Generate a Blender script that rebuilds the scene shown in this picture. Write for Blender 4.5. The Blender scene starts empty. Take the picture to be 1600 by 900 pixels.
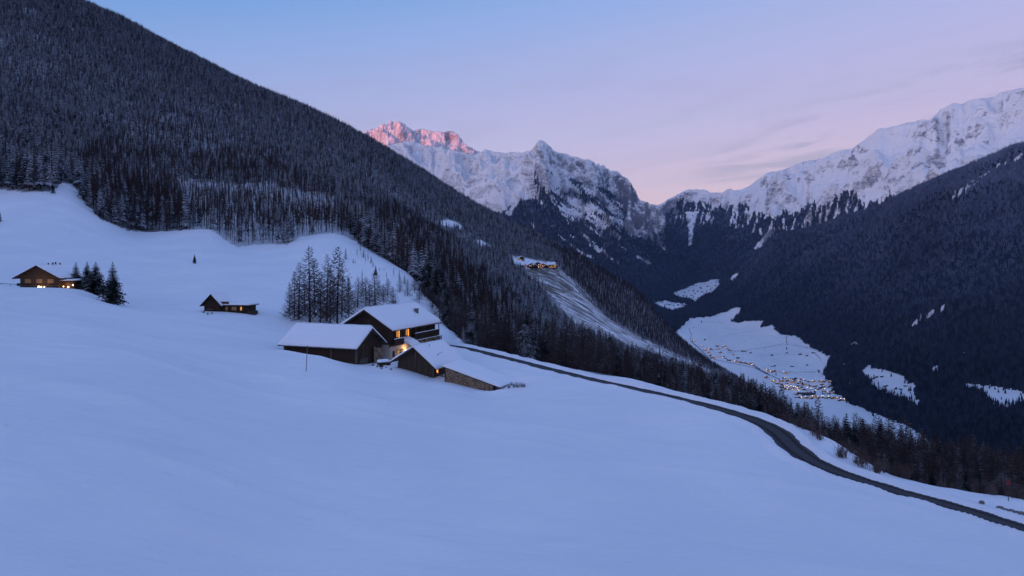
import bpy, math, random
import numpy as np
from mathutils import Vector, Matrix

SC = bpy.context.scene
COL = SC.collection
R = math.radians

# ------------------------------------------------------------------ camera, world, sun
FPX, HOR = 1250.0, 400.0            # focal length in pixels of the 1600 px wide picture, row of the true horizon
cam_d = bpy.data.cameras.new('camera')
cam = bpy.data.objects.new('camera', cam_d)
COL.objects.link(cam)
cam.location = (0, 0, 0)
cam.rotation_euler = (R(90), 0, 0)
cam_d.sensor_width = 36.0
cam_d.lens = 36.0 * FPX / 1600.0
cam_d.shift_y = -(450.0 - HOR) / 1600.0
cam_d.clip_start = 0.5
cam_d.clip_end = 60000
SC.camera = cam

SUN_EL, SUN_AZ = 3.0, 30.0          # low evening sun behind the camera, to the left
w = bpy.data.worlds.new('World')
SC.world = w
w.use_nodes = True
nt = w.node_tree
nt.nodes.clear()


def srgb(r, g, b):
    f = lambda c: (c / 255 / 12.92) if c / 255 <= 0.04045 else ((c / 255 + 0.055) / 1.055) ** 2.4
    return (f(r), f(g), f(b), 1)


def world_nodes():
    N, L = nt.nodes, nt.links
    def nd(t, **k):
        n = N.new(t)
        for a, b in k.items():
            setattr(n, a, b)
        return n
    def mth(op, a, b=None, c=None):
        n = nd('ShaderNodeMath', operation=op)
        for i, v in enumerate((a, b, c)):
            if v is None:
                continue
            if isinstance(v, (int, float)):
                n.inputs[i].default_value = v
            else:
                L.new(v, n.inputs[i])
        return n.outputs[0]
    out = nd('ShaderNodeOutputWorld')
    tc = nd('ShaderNodeTexCoord')
    sep = nd('ShaderNodeSeparateXYZ')
    L.new(tc.outputs['Generated'], sep.inputs[0])
    x, y, z = sep.outputs
    e = mth('MULTIPLY_ADD', x, -0.16, z)
    e = mth('MULTIPLY_ADD', e, 0.5, 0.25)
    ramp = nd('ShaderNodeValToRGB')
    stops = SKY
    cr = ramp.color_ramp
    while len(cr.elements) < len(stops):
        cr.elements.new(0.5)
    for el, (p, c) in zip(cr.elements, stops):
        el.position = p * 0.5 + 0.25
        el.color = srgb(*c)
    L.new(e, ramp.inputs[0])
    # thin streaks of dusk cloud, in the direction domain
    zz = mth('ADD', mth('MAXIMUM', z, 0.0), 0.05)
    cx = mth('DIVIDE', x, zz)
    cy = mth('DIVIDE', y, zz)
    comb = nd('ShaderNodeCombineXYZ')
    L.new(mth('MULTIPLY', x, 6.0), comb.inputs[0])
    L.new(mth('MULTIPLY', mth('MULTIPLY_ADD', x, -0.13, z), 46.0), comb.inputs[1])
    L.new(mth('MULTIPLY', y, 2.0), comb.inputs[2])
    noi = nd('ShaderNodeTexNoise')
    noi.inputs['Scale'].default_value = 1.0
    noi.inputs['Detail'].default_value = 7
    noi.inputs['Roughness'].default_value = 0.6
    noi.inputs['Distortion'].default_value = 0.5
    L.new(comb.outputs[0], noi.inputs['Vector'])
    def mrange(v, a, b, c, d):
        mr = nd('ShaderNodeMapRange'); mr.interpolation_type = 'SMOOTHSTEP'
        for i, q in enumerate((a, b, c, d)):
            mr.inputs[i + 1].default_value = q
        L.new(v, mr.inputs[0]); return mr.outputs[0]
    off = mth('ABSOLUTE', mth('SUBTRACT', z, mth('MULTIPLY_ADD', x, 0.36, 0.004)))
    right = mth('MULTIPLY', mrange(off, 0.055, 0.012, 0, 1), mrange(x, 0.18, 0.28, 0, 1))
    faint = mrange(z, 0.30, 0.2, 0.0, 0.22)
    cl = mth('MULTIPLY', mrange(noi.outputs[0], 0.47, 0.64, 0, 0.62), mth('MAXIMUM', right, faint))
    mix = nd('ShaderNodeMix', data_type='RGBA')
    mix.inputs[7].default_value = srgb(146, 138, 178)
    L.new(cl, mix.inputs[0])
    L.new(ramp.outputs[0], mix.inputs[6])
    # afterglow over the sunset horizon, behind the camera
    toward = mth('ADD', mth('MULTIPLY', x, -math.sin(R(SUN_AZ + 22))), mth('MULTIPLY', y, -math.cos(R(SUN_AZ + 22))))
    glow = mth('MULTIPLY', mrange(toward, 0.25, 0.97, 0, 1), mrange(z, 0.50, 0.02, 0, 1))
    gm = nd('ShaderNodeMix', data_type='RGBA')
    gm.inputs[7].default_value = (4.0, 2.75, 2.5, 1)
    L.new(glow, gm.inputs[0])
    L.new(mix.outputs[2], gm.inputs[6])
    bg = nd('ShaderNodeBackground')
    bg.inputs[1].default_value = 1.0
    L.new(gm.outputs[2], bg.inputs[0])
    sky = nd('ShaderNodeTexSky', sky_type='NISHITA')
    sky.sun_disc = False
    sky.sun_elevation = R(SUN_EL)
    sky.sun_rotation = R(180 + SUN_AZ)
    sky.altitude = 1500
    bg2 = nd('ShaderNodeBackground')
    bg2.inputs[1].default_value = 0.05
    L.new(sky.outputs[0], bg2.inputs[0])
    add = nd('ShaderNodeAddShader')
    L.new(bg.outputs[0], add.inputs[0])
    L.new(bg2.outputs[0], add.inputs[1])
    L.new(add.outputs[0], out.inputs[0])


SKY = [(-0.25, (160, 150, 182)), (-0.02, (222, 180, 198)), (0.05, (208, 179, 210)), (0.13, (190, 178, 220)),
       (0.20, (174, 175, 222)), (0.285, (142, 168, 225)), (0.36, (104, 154, 219)), (1.0, (129, 149, 209))]
world_nodes()

sun_d = bpy.data.lights.new('sun', 'SUN')
sun_d.energy = 5.0
sun_d.angle = R(0.5)
sun_d.color = (1.0, 0.25, 0.17)
sun = bpy.data.objects.new('sun', sun_d)
COL.objects.link(sun)
sdir = Vector((-math.sin(R(SUN_AZ)) * math.cos(R(SUN_EL)), -math.cos(R(SUN_AZ)) * math.cos(R(SUN_EL)), math.sin(R(SUN_EL))))
sun.rotation_euler = sdir.to_track_quat('Z', 'Y').to_euler()
sun.location = (0, 0, 3000)

SC.view_settings.view_transform = 'Standard'
SC.view_settings.look = 'None'
SC.view_settings.exposure = 0.0
SC.view_settings.gamma = 1.0
SC.render.engine = 'CYCLES'
SC.cycles.max_bounces = 4
SC.cycles.diffuse_bounces = 2
SC.cycles.glossy_bounces = 2
SC.cycles.transparent_max_bounces = 8
SC.cycles.volume_bounces = 0
SC.cycles.use_denoising = True
try:
    SC.cycles.denoiser = 'OPENIMAGEDENOISE'
except Exception:
    pass

rng = np.random.RandomState(7)
random.seed(7)

# ------------------------------------------------------------------ numpy noise
_P = np.random.RandomState(3).permutation(1024)
_A = np.random.RandomState(4).rand(1024) * 2 * np.pi
_GX, _GY = np.cos(_A), np.sin(_A)


def perlin(x, y, seed=0):
    x = np.asarray(x, float); y = np.asarray(y, float)
    xi = np.floor(x).astype(np.int64); yi = np.floor(y).astype(np.int64)
    xf = x - xi; yf = y - yi
    u = xf * xf * xf * (xf * (xf * 6 - 15) + 10); v = yf * yf * yf * (yf * (yf * 6 - 15) + 10)
    def g(ix, iy, fx, fy):
        h = _P[(_P[(ix + seed * 37) & 1023] + iy) & 1023]
        return _GX[h] * fx + _GY[h] * fy
    a = g(xi, yi, xf, yf); b = g(xi + 1, yi, xf - 1, yf)
    c = g(xi, yi + 1, xf, yf - 1); d = g(xi + 1, yi + 1, xf - 1, yf - 1)
    return (a + (b - a) * u) * (1 - v) + (c + (d - c) * u) * v


def fbm(x, y, octv=4, seed=0, gain=0.5, lac=2.03):
    s = 0; a = 1.0
    for o in range(octv):
        s = s + a * perlin(x * lac ** o + 17.3 * o, y * lac ** o - 9.1 * o, seed + o)
        a *= gain
    return s


def ridged(x, y, octv=5, seed=0, gain=0.5, lac=2.07):
    s = 0; a = 1.0; wgt = 1.0
    for o in range(octv):
        n = 1 - np.abs(perlin(x * lac ** o + 11.7 * o, y * lac ** o + 5.3 * o, seed + o)) * 2
        n = n * n * wgt
        s = s + a * n
        wgt = np.clip(n * 1.6, 0, 1)
        a *= gain
    return s


def sstep(a, b, x):
    t = np.clip((x - a) / (b - a), 0, 1)
    return t * t * (3 - 2 * t)


def in_poly(px, py, poly):
    px = np.asarray(px, float); py = np.asarray(py, float)
    r = np.zeros(px.shape, bool)
    n = len(poly)
    for i in range(n):
        x1, y1 = poly[i]; x2, y2 = poly[(i + 1) % n]
        if y1 == y2:
            continue
        c = ((y1 > py) != (y2 > py)) & (px < (x2 - x1) * (py - y1) / (y2 - y1) + x1)
        r ^= c
    return r


class Surf:
    """Height of the land over (bearing column px, distance Y), a thin plate spline through surveyed points."""
    SL = 5.0
    def __init__(self, pts, lam=1e-4):
        p = np.array(pts, float)                      # px, py, Y
        self.c = np.stack([p[:, 0] / 100, np.log(p[:, 2]) * self.SL], 1)
        v = (p[:, 1] - HOR)
        n = len(p)
        K = self.k(self.c, self.c) + lam * np.eye(n)
        Q = np.concatenate([np.ones((n, 1)), self.c], 1)
        A = np.zeros((n + 3, n + 3)); A[:n, :n] = K; A[:n, n:] = Q; A[n:, :n] = Q.T
        self.w = np.linalg.solve(A, np.concatenate([v, np.zeros(3)]))
    def k(self, a, b):
        d2 = (a[:, None, 0] - b[None, :, 0]) ** 2 + (a[:, None, 1] - b[None, :, 1]) ** 2
        return 0.5 * d2 * np.log(np.maximum(d2, 1e-12))
    def py(self, px, Y):
        px = np.asarray(px, float); sh = px.shape
        q = np.stack([px.ravel() / 100, np.log(np.asarray(Y, float)).ravel() * self.SL], 1)
        out = np.empty(len(q)); n = len(self.c)
        for i in range(0, len(q), 20000):
            s = q[i:i + 20000]
            out[i:i + 20000] = self.k(s, self.c) @ self.w[:n] + self.w[n] + s @ self.w[n + 1:]
        return out.reshape(sh) + HOR
    def z(self, px, Y):
        return -(self.py(px, Y) - HOR) / FPX * Y


# ------------------------------------------------------------------ road centre line (px, py, Y)
ROAD_PX = [(640, 534, 188), (680, 538, 177), (725, 544, 165), (810, 565, 150), (914, 591, 134), (1005, 611, 124), (1119, 638, 114), (1200, 666, 106), (1248, 706, 96.5),
           (1297, 733, 91), (1393, 765, 86.5), (1490, 792, 83), (1600, 827, 78), (1760, 880, 72.5), (2000, 955, 66)]
road_xyz = np.array([((a - 800) / FPX * Y, Y, -(b - HOR) / FPX * Y) for a, b, Y in ROAD_PX])


def catmull(P, n=14):
    P = np.asarray(P, float)
    out = []
    Q = np.vstack([2 * P[0] - P[1], P, 2 * P[-1] - P[-2]])
    for i in range(1, len(Q) - 2):
        for k in range(n):
            t = k / n
            out.append(0.5 * ((2 * Q[i]) + (-Q[i - 1] + Q[i + 1]) * t + (2 * Q[i - 1] - 5 * Q[i] + 4 * Q[i + 1] - Q[i + 2]) * t * t
                              + (-Q[i - 1] + 3 * Q[i] - 3 * Q[i + 1] + Q[i + 2]) * t ** 3))
    out.append(P[-1])
    return np.array(out)


ROAD = catmull(road_xyz, 16)

G_PTS = [
    # meadow towards the camera
    (-600, 900, 38), (-300, 900, 43), (0, 900, 48), (400, 900, 55), (800, 900, 60), (1200, 900, 63), (1600, 900, 66), (2200, 900, 70),
    (-600, 640, 60), (-600, 520, 95), (-600, 440, 150), (-600, 400, 220), (-600, 330, 330), (-600, 250, 450), (-600, 100, 800), (-600, -150, 1500), (-600, -100, 2600),
    (0, 750, 60), (0, 650, 75), (0, 560, 105), (0, 500, 145), (0, 458, 190), (0, 448, 206), (0, 446, 218), (0, 436, 245), (0, 400, 290), (0, 350, 350), (0, 300, 430),
    (0, 200, 650), (0, 100, 950), (0, 20, 1250), (0, -40, 1500), (0, 40, 2600),
    (100, 452, 203), (70, 450, 220), (110, 452, 222), (60, 449, 232), (190, 478, 196), (170, 473, 206), (150, 461, 212), (130, 453, 216), (190, 470, 225), (200, 440, 270), (120, 400, 310), (100, 330, 390),
    (85, 302, 425), (105, 286, 455), (135, 318, 430), (200, 362, 425), (250, 363, 430), (330, 360, 425), (375, 389, 400), (450, 384, 405), (500, 368, 430), (540, 368, 430),
    (200, 620, 88), (200, 550, 120), (200, 510, 155), (260, 492, 190), (280, 480, 215), (300, 450, 260), (304, 411, 320),
    (400, 750, 72), (400, 650, 94), (400, 590, 120), (410, 545, 152), (400, 505, 190), (355, 487, 205), (400, 478, 220), (400, 450, 260), (400, 415, 320),
    (200, 300, 560), (200, 200, 850), (200, 110, 1250), (200, 47, 1550), (200, 110, 2600),
    (400, 300, 640), (400, 222, 1000), (400, 143, 1620), (400, 210, 2700),
    (300, 97, 1580), (480, 175, 1680),
    (560, 300, 700), (560, 255, 1100), (560, 215, 1750), (560, 300, 2700),
    # farmyard
    (600, 750, 78), (600, 650, 101), (600, 600, 127), (440, 548, 148), (500, 557, 144), (540, 572, 140), (600, 581, 140), (650, 560, 158),
    (690, 596, 134), (740, 575, 148), (700, 553, 163), (560, 535, 172), (600, 525, 185), (530, 510, 200), (480, 506, 200), (450, 508, 195),
    (540, 480, 235), (540, 440, 290), (560, 380, 400), (600, 407, 360), (640, 430, 325), (660, 455, 300), (672, 470, 275), (640, 497, 220), (640, 474, 245), (640, 453, 275), (640, 438, 305), (675, 505, 222), (675, 492, 243), (672, 474, 300), (690, 490, 262), (700, 512, 235), (690, 500, 300), (720, 530, 205), (650, 500, 225), (620, 450, 285),
    # forest across the gully right of the farm
    (640, 430, 420), (640, 385, 600), (640, 340, 950), (640, 262, 1800), (715, 548, 262), (700, 500, 360), (700, 450, 480), (700, 400, 700), (700, 350, 1100), (700, 299, 1850), (700, 380, 2700),
    (800, 750, 80), (800, 680, 98), (800, 620, 122), (800, 590, 137), (790, 555, 158), (800, 640, 200), (800, 680, 260), (800, 575, 400), (800, 530, 480), (800, 470, 650), (835, 428, 1000), (835, 413, 1110),
    (800, 412, 1060), (800, 385, 1400), (800, 353, 1950), (800, 430, 2700), (870, 419, 1120), (865, 412, 1180), (880, 425, 1300),
    (875, 574, 147), (900, 622, 200), (900, 612, 260), (900, 585, 450), (900, 550, 600), (901, 507, 780), (915, 461, 1120), (900, 470, 1300), (900, 432, 1700), (900, 402, 2150), (900, 480, 2800),
    (956, 589, 136), (950, 500, 1120), (1000, 636, 190), (1000, 612, 290), (1000, 582, 500), (1000, 560, 780), (1000, 535, 1100), (1000, 556, 1350), (1000, 512, 1850), (1000, 463, 2250), (1000, 540, 2900),
    (950, 432, 2200), (1042, 514, 2270), (1075, 545, 2300),
    (1038, 611, 127), (1054, 559, 1120), (1100, 672, 180), (1100, 652, 250), (1100, 628, 400), (1100, 606, 700), (1105, 577, 1130), (1100, 605, 1400), (1100, 600, 1800), (1100, 564, 2300), (1100, 640, 2900),
    (1120, 631, 120), (1150, 600, 1150), (1155, 597, 2320), (1200, 648, 113), (1200, 722, 150), (1200, 702, 200), (1200, 678, 300), (1200, 655, 500), (1200, 690, 1150), (1200, 640, 2100), (1200, 670, 2900),
    (1255, 671, 106), (1297, 691, 100), (1300, 762, 128), (1300, 754, 160), (1300, 738, 200), (1300, 726, 250), (1300, 720, 320), (1300, 735, 450), (1300, 800, 800), (1300, 790, 1400), (1300, 725, 2100), (1300, 700, 2900),
    (1345, 724, 95), (1426, 757, 92), (1490, 769, 90), (1555, 781, 87), (1600, 789, 85.5), (1450, 820, 112), (1450, 800, 160), (1450, 770, 230), (1600, 838, 108), (1600, 836, 140), (1600, 806, 200), (1600, 772, 300), (1600, 790, 500), (1600, 890, 1000), (1600, 780, 1800), (1600, 760, 2900),
    (800, 820, 70), (1200, 800, 76), (1200, 730, 90), (1200, 697, 98), (1000, 700, 95), (1000, 650, 110), (1400, 840, 72), (1400, 800, 79), (1600, 862, 72),
    (2200, 1010, 62), (2200, 960, 76), (2200, 1080, 110), (2200, 1100, 300), (2200, 1000, 1000), (2200, 850, 2000), (2200, 800, 2900),
]
for _x, _y, _z in ((-29.2, 149, -20.5), (-29, 145.5, -20.3), (-36.9, 151.5, -19.5), (-25.5, 158, -20.8), (-24.2, 156.5, -20.9), (-20, 166, -21.0), (-16.6, 176, -20.4), (-13.9, 140.2, -21.6), (-20.8, 142.5, -20.2), (-17, 141, -20.9), (-11.4, 137.8, -21.5), (-3, 132, -22.3), (-7, 134.6, -21.9), (-19, 150, -20.9), (-23, 150, -20.7)):
    G_PTS.append((800 + FPX * _x / _y, HOR - FPX * _z / _y, _y))
for _p in ROAD_PX[2:13]:
    G_PTS.append(_p)
GS = Surf(G_PTS, 3e-3)


def road_dist(x, y):
    """distance to the road centre line, its height there and the signed side"""
    x = np.asarray(x, float); y = np.asarray(y, float)
    d = np.full(x.shape, 1e9); rz = np.zeros(x.shape); sd = np.zeros(x.shape)
    m = (x > -45) & (x < 75) & (y > 55) & (y < 205)
    if not m.any():
        return d, rz, sd
    xs, ys = x[m], y[m]
    bd = np.full(xs.shape, 1e9); bz = np.zeros(xs.shape); bs = np.zeros(xs.shape)
    for i in range(0, len(ROAD) - 1):
        ax, ay, az = ROAD[i]; bx, by, bz_ = ROAD[i + 1]
        dx, dy = bx - ax, by - ay
        l2 = dx * dx + dy * dy
        t = np.clip(((xs - ax) * dx + (ys - ay) * dy) / l2, 0, 1)
        ex, ey = xs - ax - t * dx, ys - ay - t * dy
        dd = np.hypot(ex, ey)
        u = dd < bd
        bd[u] = dd[u]; bz[u] = (az + t * (bz_ - az))[u]; bs[u] = np.sign(dx * ey - dy * ex)[u]
    d[m] = bd; rz[m] = bz; sd[m] = bs
    return d, rz, sd


def ground(px, Y):
    """world z of the near land at bearing column px and distance Y"""
    px = np.asarray(px, float); Y = np.asarray(Y, float)
    Yc = np.maximum(Y, 46)
    z = GS.z(px, Yc)
    x = (px - 800) / FPX * Y
    far = sstep(250, 900, Y)
    z = z + far * (1 - sstep(1500, 1800, Y) * 0.5) * 7.0 * fbm(x / 130, Y / 130, 4, 5)
    z = z + (1 - far) * (0.70 * fbm(x / 34 + 3, Y / 19, 3, 9) + 0.22 * perlin(x * .02 + Y * .13, x * .012 + Y * .03, 31))
    # long soft drifts across the fall line, then wind ridges over the open meadow
    z = z + (1 - sstep(95, 150, Y)) * .30 * perlin((Y + .22 * x) / 9.0 + .6 * perlin(x / 30, Y / 30, 71), x / 70, 70) * (1 + perlin(x / 40, Y / 25, 72))
    wr = 1 - np.abs(perlin(x * 0.012 + Y * 0.02, Y * 0.085 + x * 0.028, 21)) * 2
    z = z + (1 - sstep(120, 220, Y)) * 0.40 * np.clip(wr, 0, 1) ** 5
    # old ski track line
    tr = np.abs((Y - 69.0) - (-0.10 * (x + 20)) - 1.4 * perlin(x / 14, 3.3, 4))
    z = z + 0.22 * np.exp(-(tr / 0.45) ** 2) * sstep(-60, -40, x) * (1 - sstep(2, 22, x)) * (perlin(x / 6, 1.7, 12) > -0.1)
    z = z + (1 - sstep(100, 180, Y)) * .018 * fbm(x / 3.0, Y / 1.6, 2, 33)
    d, rz, sd = road_dist(x, Y)
    dn = d + 0.35 * fbm(x / 2.5, Y / 2.5, 3, 40)
    k = 1 - sstep(2.2, 7.0, dn)
    z = z * (1 - k) + rz * k
    z = np.where(d < 8, z - 0.12 * (1 - sstep(1.5, 1.8, dn)) + 0.50 * np.exp(-((dn - 2.45) / 0.55) ** 2) * (1 + 0.5 * perlin(x / 3, Y / 3, 44)), z)
    return z


def Hxy(x, y):
    return float(ground(np.array([800 + FPX * x / y]), np.array([y]))[0])


# ------------------------------------------------------------------ mesh helpers
def tag(o, label=None, cat=None, group=None, kind=None):
    if label: o['label'] = label
    if cat: o['category'] = cat
    if group: o['group'] = group
    if kind: o['kind'] = kind
    return o


def link(name, me, parent=None, mats=()):
    for m in mats:
        me.materials.append(m)
    o = bpy.data.objects.new(name, me)
    COL.objects.link(o)
    if parent:
        o.parent = parent
    return o


def np_mesh(name, V, F, smooth=True):
    """quads or triangles from numpy arrays"""
    V = np.ascontiguousarray(V, np.float32); F = np.ascontiguousarray(F, np.int32)
    me = bpy.data.meshes.new(name)
    me.vertices.add(len(V)); me.vertices.foreach_set('co', V.ravel())
    k = F.shape[1]
    me.loops.add(F.size); me.loops.foreach_set('vertex_index', F.ravel())
    me.polygons.add(len(F)); me.polygons.foreach_set('loop_start', np.arange(0, F.size, k, dtype=np.int32))
    me.polygons.foreach_set('loop_total', np.full(len(F), k, np.int32))
    me.polygons.foreach_set('use_smooth', np.full(len(F), smooth, bool))
    me.update(calc_edges=True)
    me.validate()
    return me


def empty(name, loc=(0, 0, 0), rz=0):
    o = bpy.data.objects.new(name, None)
    COL.objects.link(o)
    o.location = loc
    o.rotation_euler = (0, 0, rz)
    o.empty_display_size = 0.5
    return o


class MB:
    def __init__(s):
        s.v = []; s.f = []; s.m = []
    def quad(s, a, b, c, d, mi=0):
        i = len(s.v); s.v += [tuple(a), tuple(b), tuple(c), tuple(d)]; s.f.append((i, i + 1, i + 2, i + 3)); s.m.append(mi)
    def tri(s, a, b, c, mi=0):
        i = len(s.v); s.v += [tuple(a), tuple(b), tuple(c)]; s.f.append((i, i + 1, i + 2)); s.m.append(mi)
    def box(s, x0, y0, z0, x1, y1, z1, mi=0):
        i = len(s.v)
        s.v += [(x0, y0, z0), (x1, y0, z0), (x1, y1, z0), (x0, y1, z0), (x0, y0, z1), (x1, y0, z1), (x1, y1, z1), (x0, y1, z1)]
        for f in ((0, 3, 2, 1), (4, 5, 6, 7), (0, 1, 5, 4), (1, 2, 6, 5), (2, 3, 7, 6), (3, 0, 4, 7)):
            s.f.append(tuple(i + k for k in f)); s.m.append(mi)
    def hexa(s, b, t, mi=0):
        i = len(s.v)
        s.v += [tuple(p) for p in b] + [tuple(p) for p in t]
        for f in ((0, 3, 2, 1), (4, 5, 6, 7), (0, 1, 5, 4), (1, 2, 6, 5), (2, 3, 7, 6), (3, 0, 4, 7)):
            s.f.append(tuple(i + k for k in f)); s.m.append(mi)
    def prism(s, pts, ax, a, b, mi=0):
        """polygon of 2-D points extruded along ax ('x' or 'y') from a to b"""
        n = len(pts); i = len(s.v)
        for t in (a, b):
            for (u, z) in pts:
                s.v.append((t, u, z) if ax == 'x' else (u, t, z))
        s.f.append(tuple(i + k for k in range(n))); s.m.append(mi)
        s.f.append(tuple(i + n + k for k in reversed(range(n)))); s.m.append(mi)
        for k in range(n):
            k2 = (k + 1) % n
            s.f.append((i + k2, i + k, i + n + k, i + n + k2)); s.m.append(mi)
    def tube(s, P, Rr, n=5, mi=0, cap=True):
        P = [Vector(p) for p in P]
        i0 = len(s.v)
        for k, p in enumerate(P):
            d = (P[min(k + 1, len(P) - 1)] - P[max(k - 1, 0)])
            if d.length < 1e-6: d = Vector((0, 0, 1))
            d.normalize()
            a = d.cross(Vector((0, 0, 1)) if abs(d.z) < .9 else Vector((1, 0, 0))).normalized(); b = d.cross(a)
            r = Rr[k] if hasattr(Rr, '__len__') else Rr
            for j in range(n):
                t = 2 * math.pi * j / n
                s.v.append(tuple(p + a * (r * math.cos(t)) + b * (r * math.sin(t))))
        for k in range(len(P) - 1):
            for j in range(n):
                j2 = (j + 1) % n
                s.f.append((i0 + k * n + j, i0 + k * n + j2, i0 + (k + 1) * n + j2, i0 + (k + 1) * n + j)); s.m.append(mi)
        if cap:
            s.f.append(tuple(i0 + j for j in reversed(range(n)))); s.m.append(mi)
            s.f.append(tuple(i0 + (len(P) - 1) * n + j for j in range(n))); s.m.append(mi)
    def mesh(s, name, mats, smooth=False):
        me = bpy.data.meshes.new(name)
        me.from_pydata(s.v, [], s.f)
        for m in mats: me.materials.append(m)
        if len(mats) > 1:
            me.polygons.foreach_set('material_index', s.m)
        if smooth:
            me.polygons.foreach_set('use_smooth', [True] * len(s.f))
        me.update()
        return me
    def build(s, name, mats, parent=None, smooth=False, norm=True):
        if not isinstance(mats, (list, tuple)): mats = [mats]
        me = s.mesh(name, mats, smooth)
        if norm:
            import bmesh
            bm = bmesh.new(); bm.from_mesh(me)
            bmesh.ops.recalc_face_normals(bm, faces=bm.faces)
            bm.to_mesh(me); bm.free()
        o = bpy.data.objects.new(name, me)
        COL.objects.link(o)
        if parent: o.parent = parent
        return o


# ------------------------------------------------------------------ materials
class NT:
    def __init__(s, name):
        s.m = bpy.data.materials.new(name); s.m.use_nodes = True
        s.t = s.m.node_tree; s.t.nodes.clear()
        s.out = s.t.nodes.new('ShaderNodeOutputMaterial')
        s.b = s.t.nodes.new('ShaderNodeBsdfPrincipled')
        s.t.links.new(s.b.outputs[0], s.out.inputs[0])
        s.b.inputs['Specular IOR Level'].default_value = 0.2
    def n(s, t, **k):
        n = s.t.nodes.new(t)
        for a, b in k.items(): setattr(n, a, b)
        return n
    def l(s, a, b): s.t.links.new(a, b)
    def noise(s, scale, detail=4, rough=.55, vec=None, dist=0.0):
        n = s.n('ShaderNodeTexNoise')
        n.inputs['Scale'].default_value = scale; n.inputs['Detail'].default_value = detail
        n.inputs['Roughness'].default_value = rough; n.inputs['Distortion'].default_value = dist
        if vec is not None: s.l(vec, n.inputs['Vector'])
        return n.outputs[0]
    def math(s, op, a, b=None, c=None, clamp=False):
        n = s.n('ShaderNodeMath', operation=op); n.use_clamp = clamp
        for i, v in enumerate((a, b, c)):
            if v is None: continue
            if isinstance(v, (int, float)): n.inputs[i].default_value = v
            else: s.l(v, n.inputs[i])
        return n.outputs[0]
    def mr(s, v, a, b, c=0.0, d=1.0, smooth=True):
        n = s.n('ShaderNodeMapRange')
        if smooth: n.interpolation_type = 'SMOOTHSTEP'
        for i, q in enumerate((a, b, c, d)): n.inputs[i + 1].default_value = q
        s.l(v, n.inputs[0]); return n.outputs[0]
    def mix(s, f, a, b):
        n = s.n('ShaderNodeMix', data_type='RGBA')
        if isinstance(f, (int, float)): n.inputs[0].default_value = f
        else: s.l(f, n.inputs[0])
        for i, v in ((6, a), (7, b)):
            if isinstance(v, tuple): n.inputs[i].default_value = (v + (1,))[:4]
            else: s.l(v, n.inputs[i])
        return n.outputs[2]
    def pos(s): return s.n('ShaderNodeNewGeometry').outputs['Position']
    def obj(s): return s.n('ShaderNodeTexCoord').outputs['Object']
    def map(s, vec, sc=(1, 1, 1), rot=(0, 0, 0)):
        n = s.n('ShaderNodeMapping'); n.inputs['Scale'].default_value = sc; n.inputs['Rotation'].default_value = rot
        s.l(vec, n.inputs['Vector']); return n.outputs[0]
    def bump(s, h, dist, strength=1.0):
        n = s.n('ShaderNodeBump'); n.inputs['Distance'].default_value = dist; n.inputs['Strength'].default_value = strength
        s.l(h, n.inputs['Height']); s.l(n.outputs[0], s.b.inputs['Normal']); return n.outputs[0]
    def col(s, c):
        if isinstance(c, tuple): s.b.inputs['Base Color'].default_value = (c + (1,))[:4]
        else: s.l(c, s.b.inputs['Base Color'])
    def rough(s, r): s.b.inputs['Roughness'].default_value = r
    def emit(s, c, st):
        if isinstance(c, tuple): s.b.inputs['Emission Color'].default_value = (c + (1,))[:4]
        else: s.l(c, s.b.inputs['Emission Color'])
        s.b.inputs['Emission Strength'].default_value = st


SNOW = (0.86, 0.88, 0.92)
M = {}


def m_snow():
    t = NT('fresh_snow'); p = t.pos()
    n1 = t.noise(0.05, 4, .5, p)
    t.col(t.mix(t.mr(n1, .35, .7), (0.80, 0.83, 0.88), SNOW)); t.rough(.55)
    n2 = t.noise(0.35, 5, .6, t.map(p, (0.5, 1.6, 1), (0, 0, .25)))
    n3 = t.noise(9.0, 3, .6, p)
    n4 = t.noise(0.10, 3, .5, t.map(p, (.7, 1.2, 1), (0, 0, .2)))
    t.bump(t.math('ADD', t.math('MULTIPLY_ADD', n3, 0.05, n2), t.math('MULTIPLY', n4, 3.2)), 0.55, .5)
    return t.m


def m_roof_snow():
    t = NT('roof_snow'); p = t.pos()
    t.col(SNOW); t.rough(.55)
    t.bump(t.noise(1.4, 4, .55, p), .12, .5)
    return t.m


def m_hill():
    """snowy forest floor on the near hills; bare grass and rock where the 'bare' attribute says so"""
    t = NT('snowy_hillside'); p = t.pos()
    a = t.n('ShaderNodeAttribute', attribute_name='bare').outputs['Fac']
    n1 = t.noise(0.13, 7, .72, t.map(p, (.26, 1.0, .26), (0, 0, .15)), 1.5)
    f = t.mr(t.math('ADD', n1, t.math('MULTIPLY', a, .42)), .60, .80)
    f = t.math('MULTIPLY', f, t.mr(a, .05, .3))
    fl = t.n('ShaderNodeAttribute', attribute_name='forest').outputs['Fac']
    n2 = t.noise(0.16, 5, .7, p)
    litter = t.mix(n2, (.025, .022, .022), (.085, .08, .09))
    s0 = t.mix(t.mr(t.noise(.02, 3, .5, p), .3, .7), (.78, .8, .86), SNOW)
    c = t.mix(t.math('MULTIPLY', fl, t.mr(n2, .38, .6, .62, .96)), s0, litter)
    t.col(t.mix(f, c, t.mix(n2, (.075, .06, .04), (.13, .11, .085)))); t.rough(.8)
    t.bump(t.noise(.5, 5, .6, p), .5, .6)
    return t.m


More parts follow.
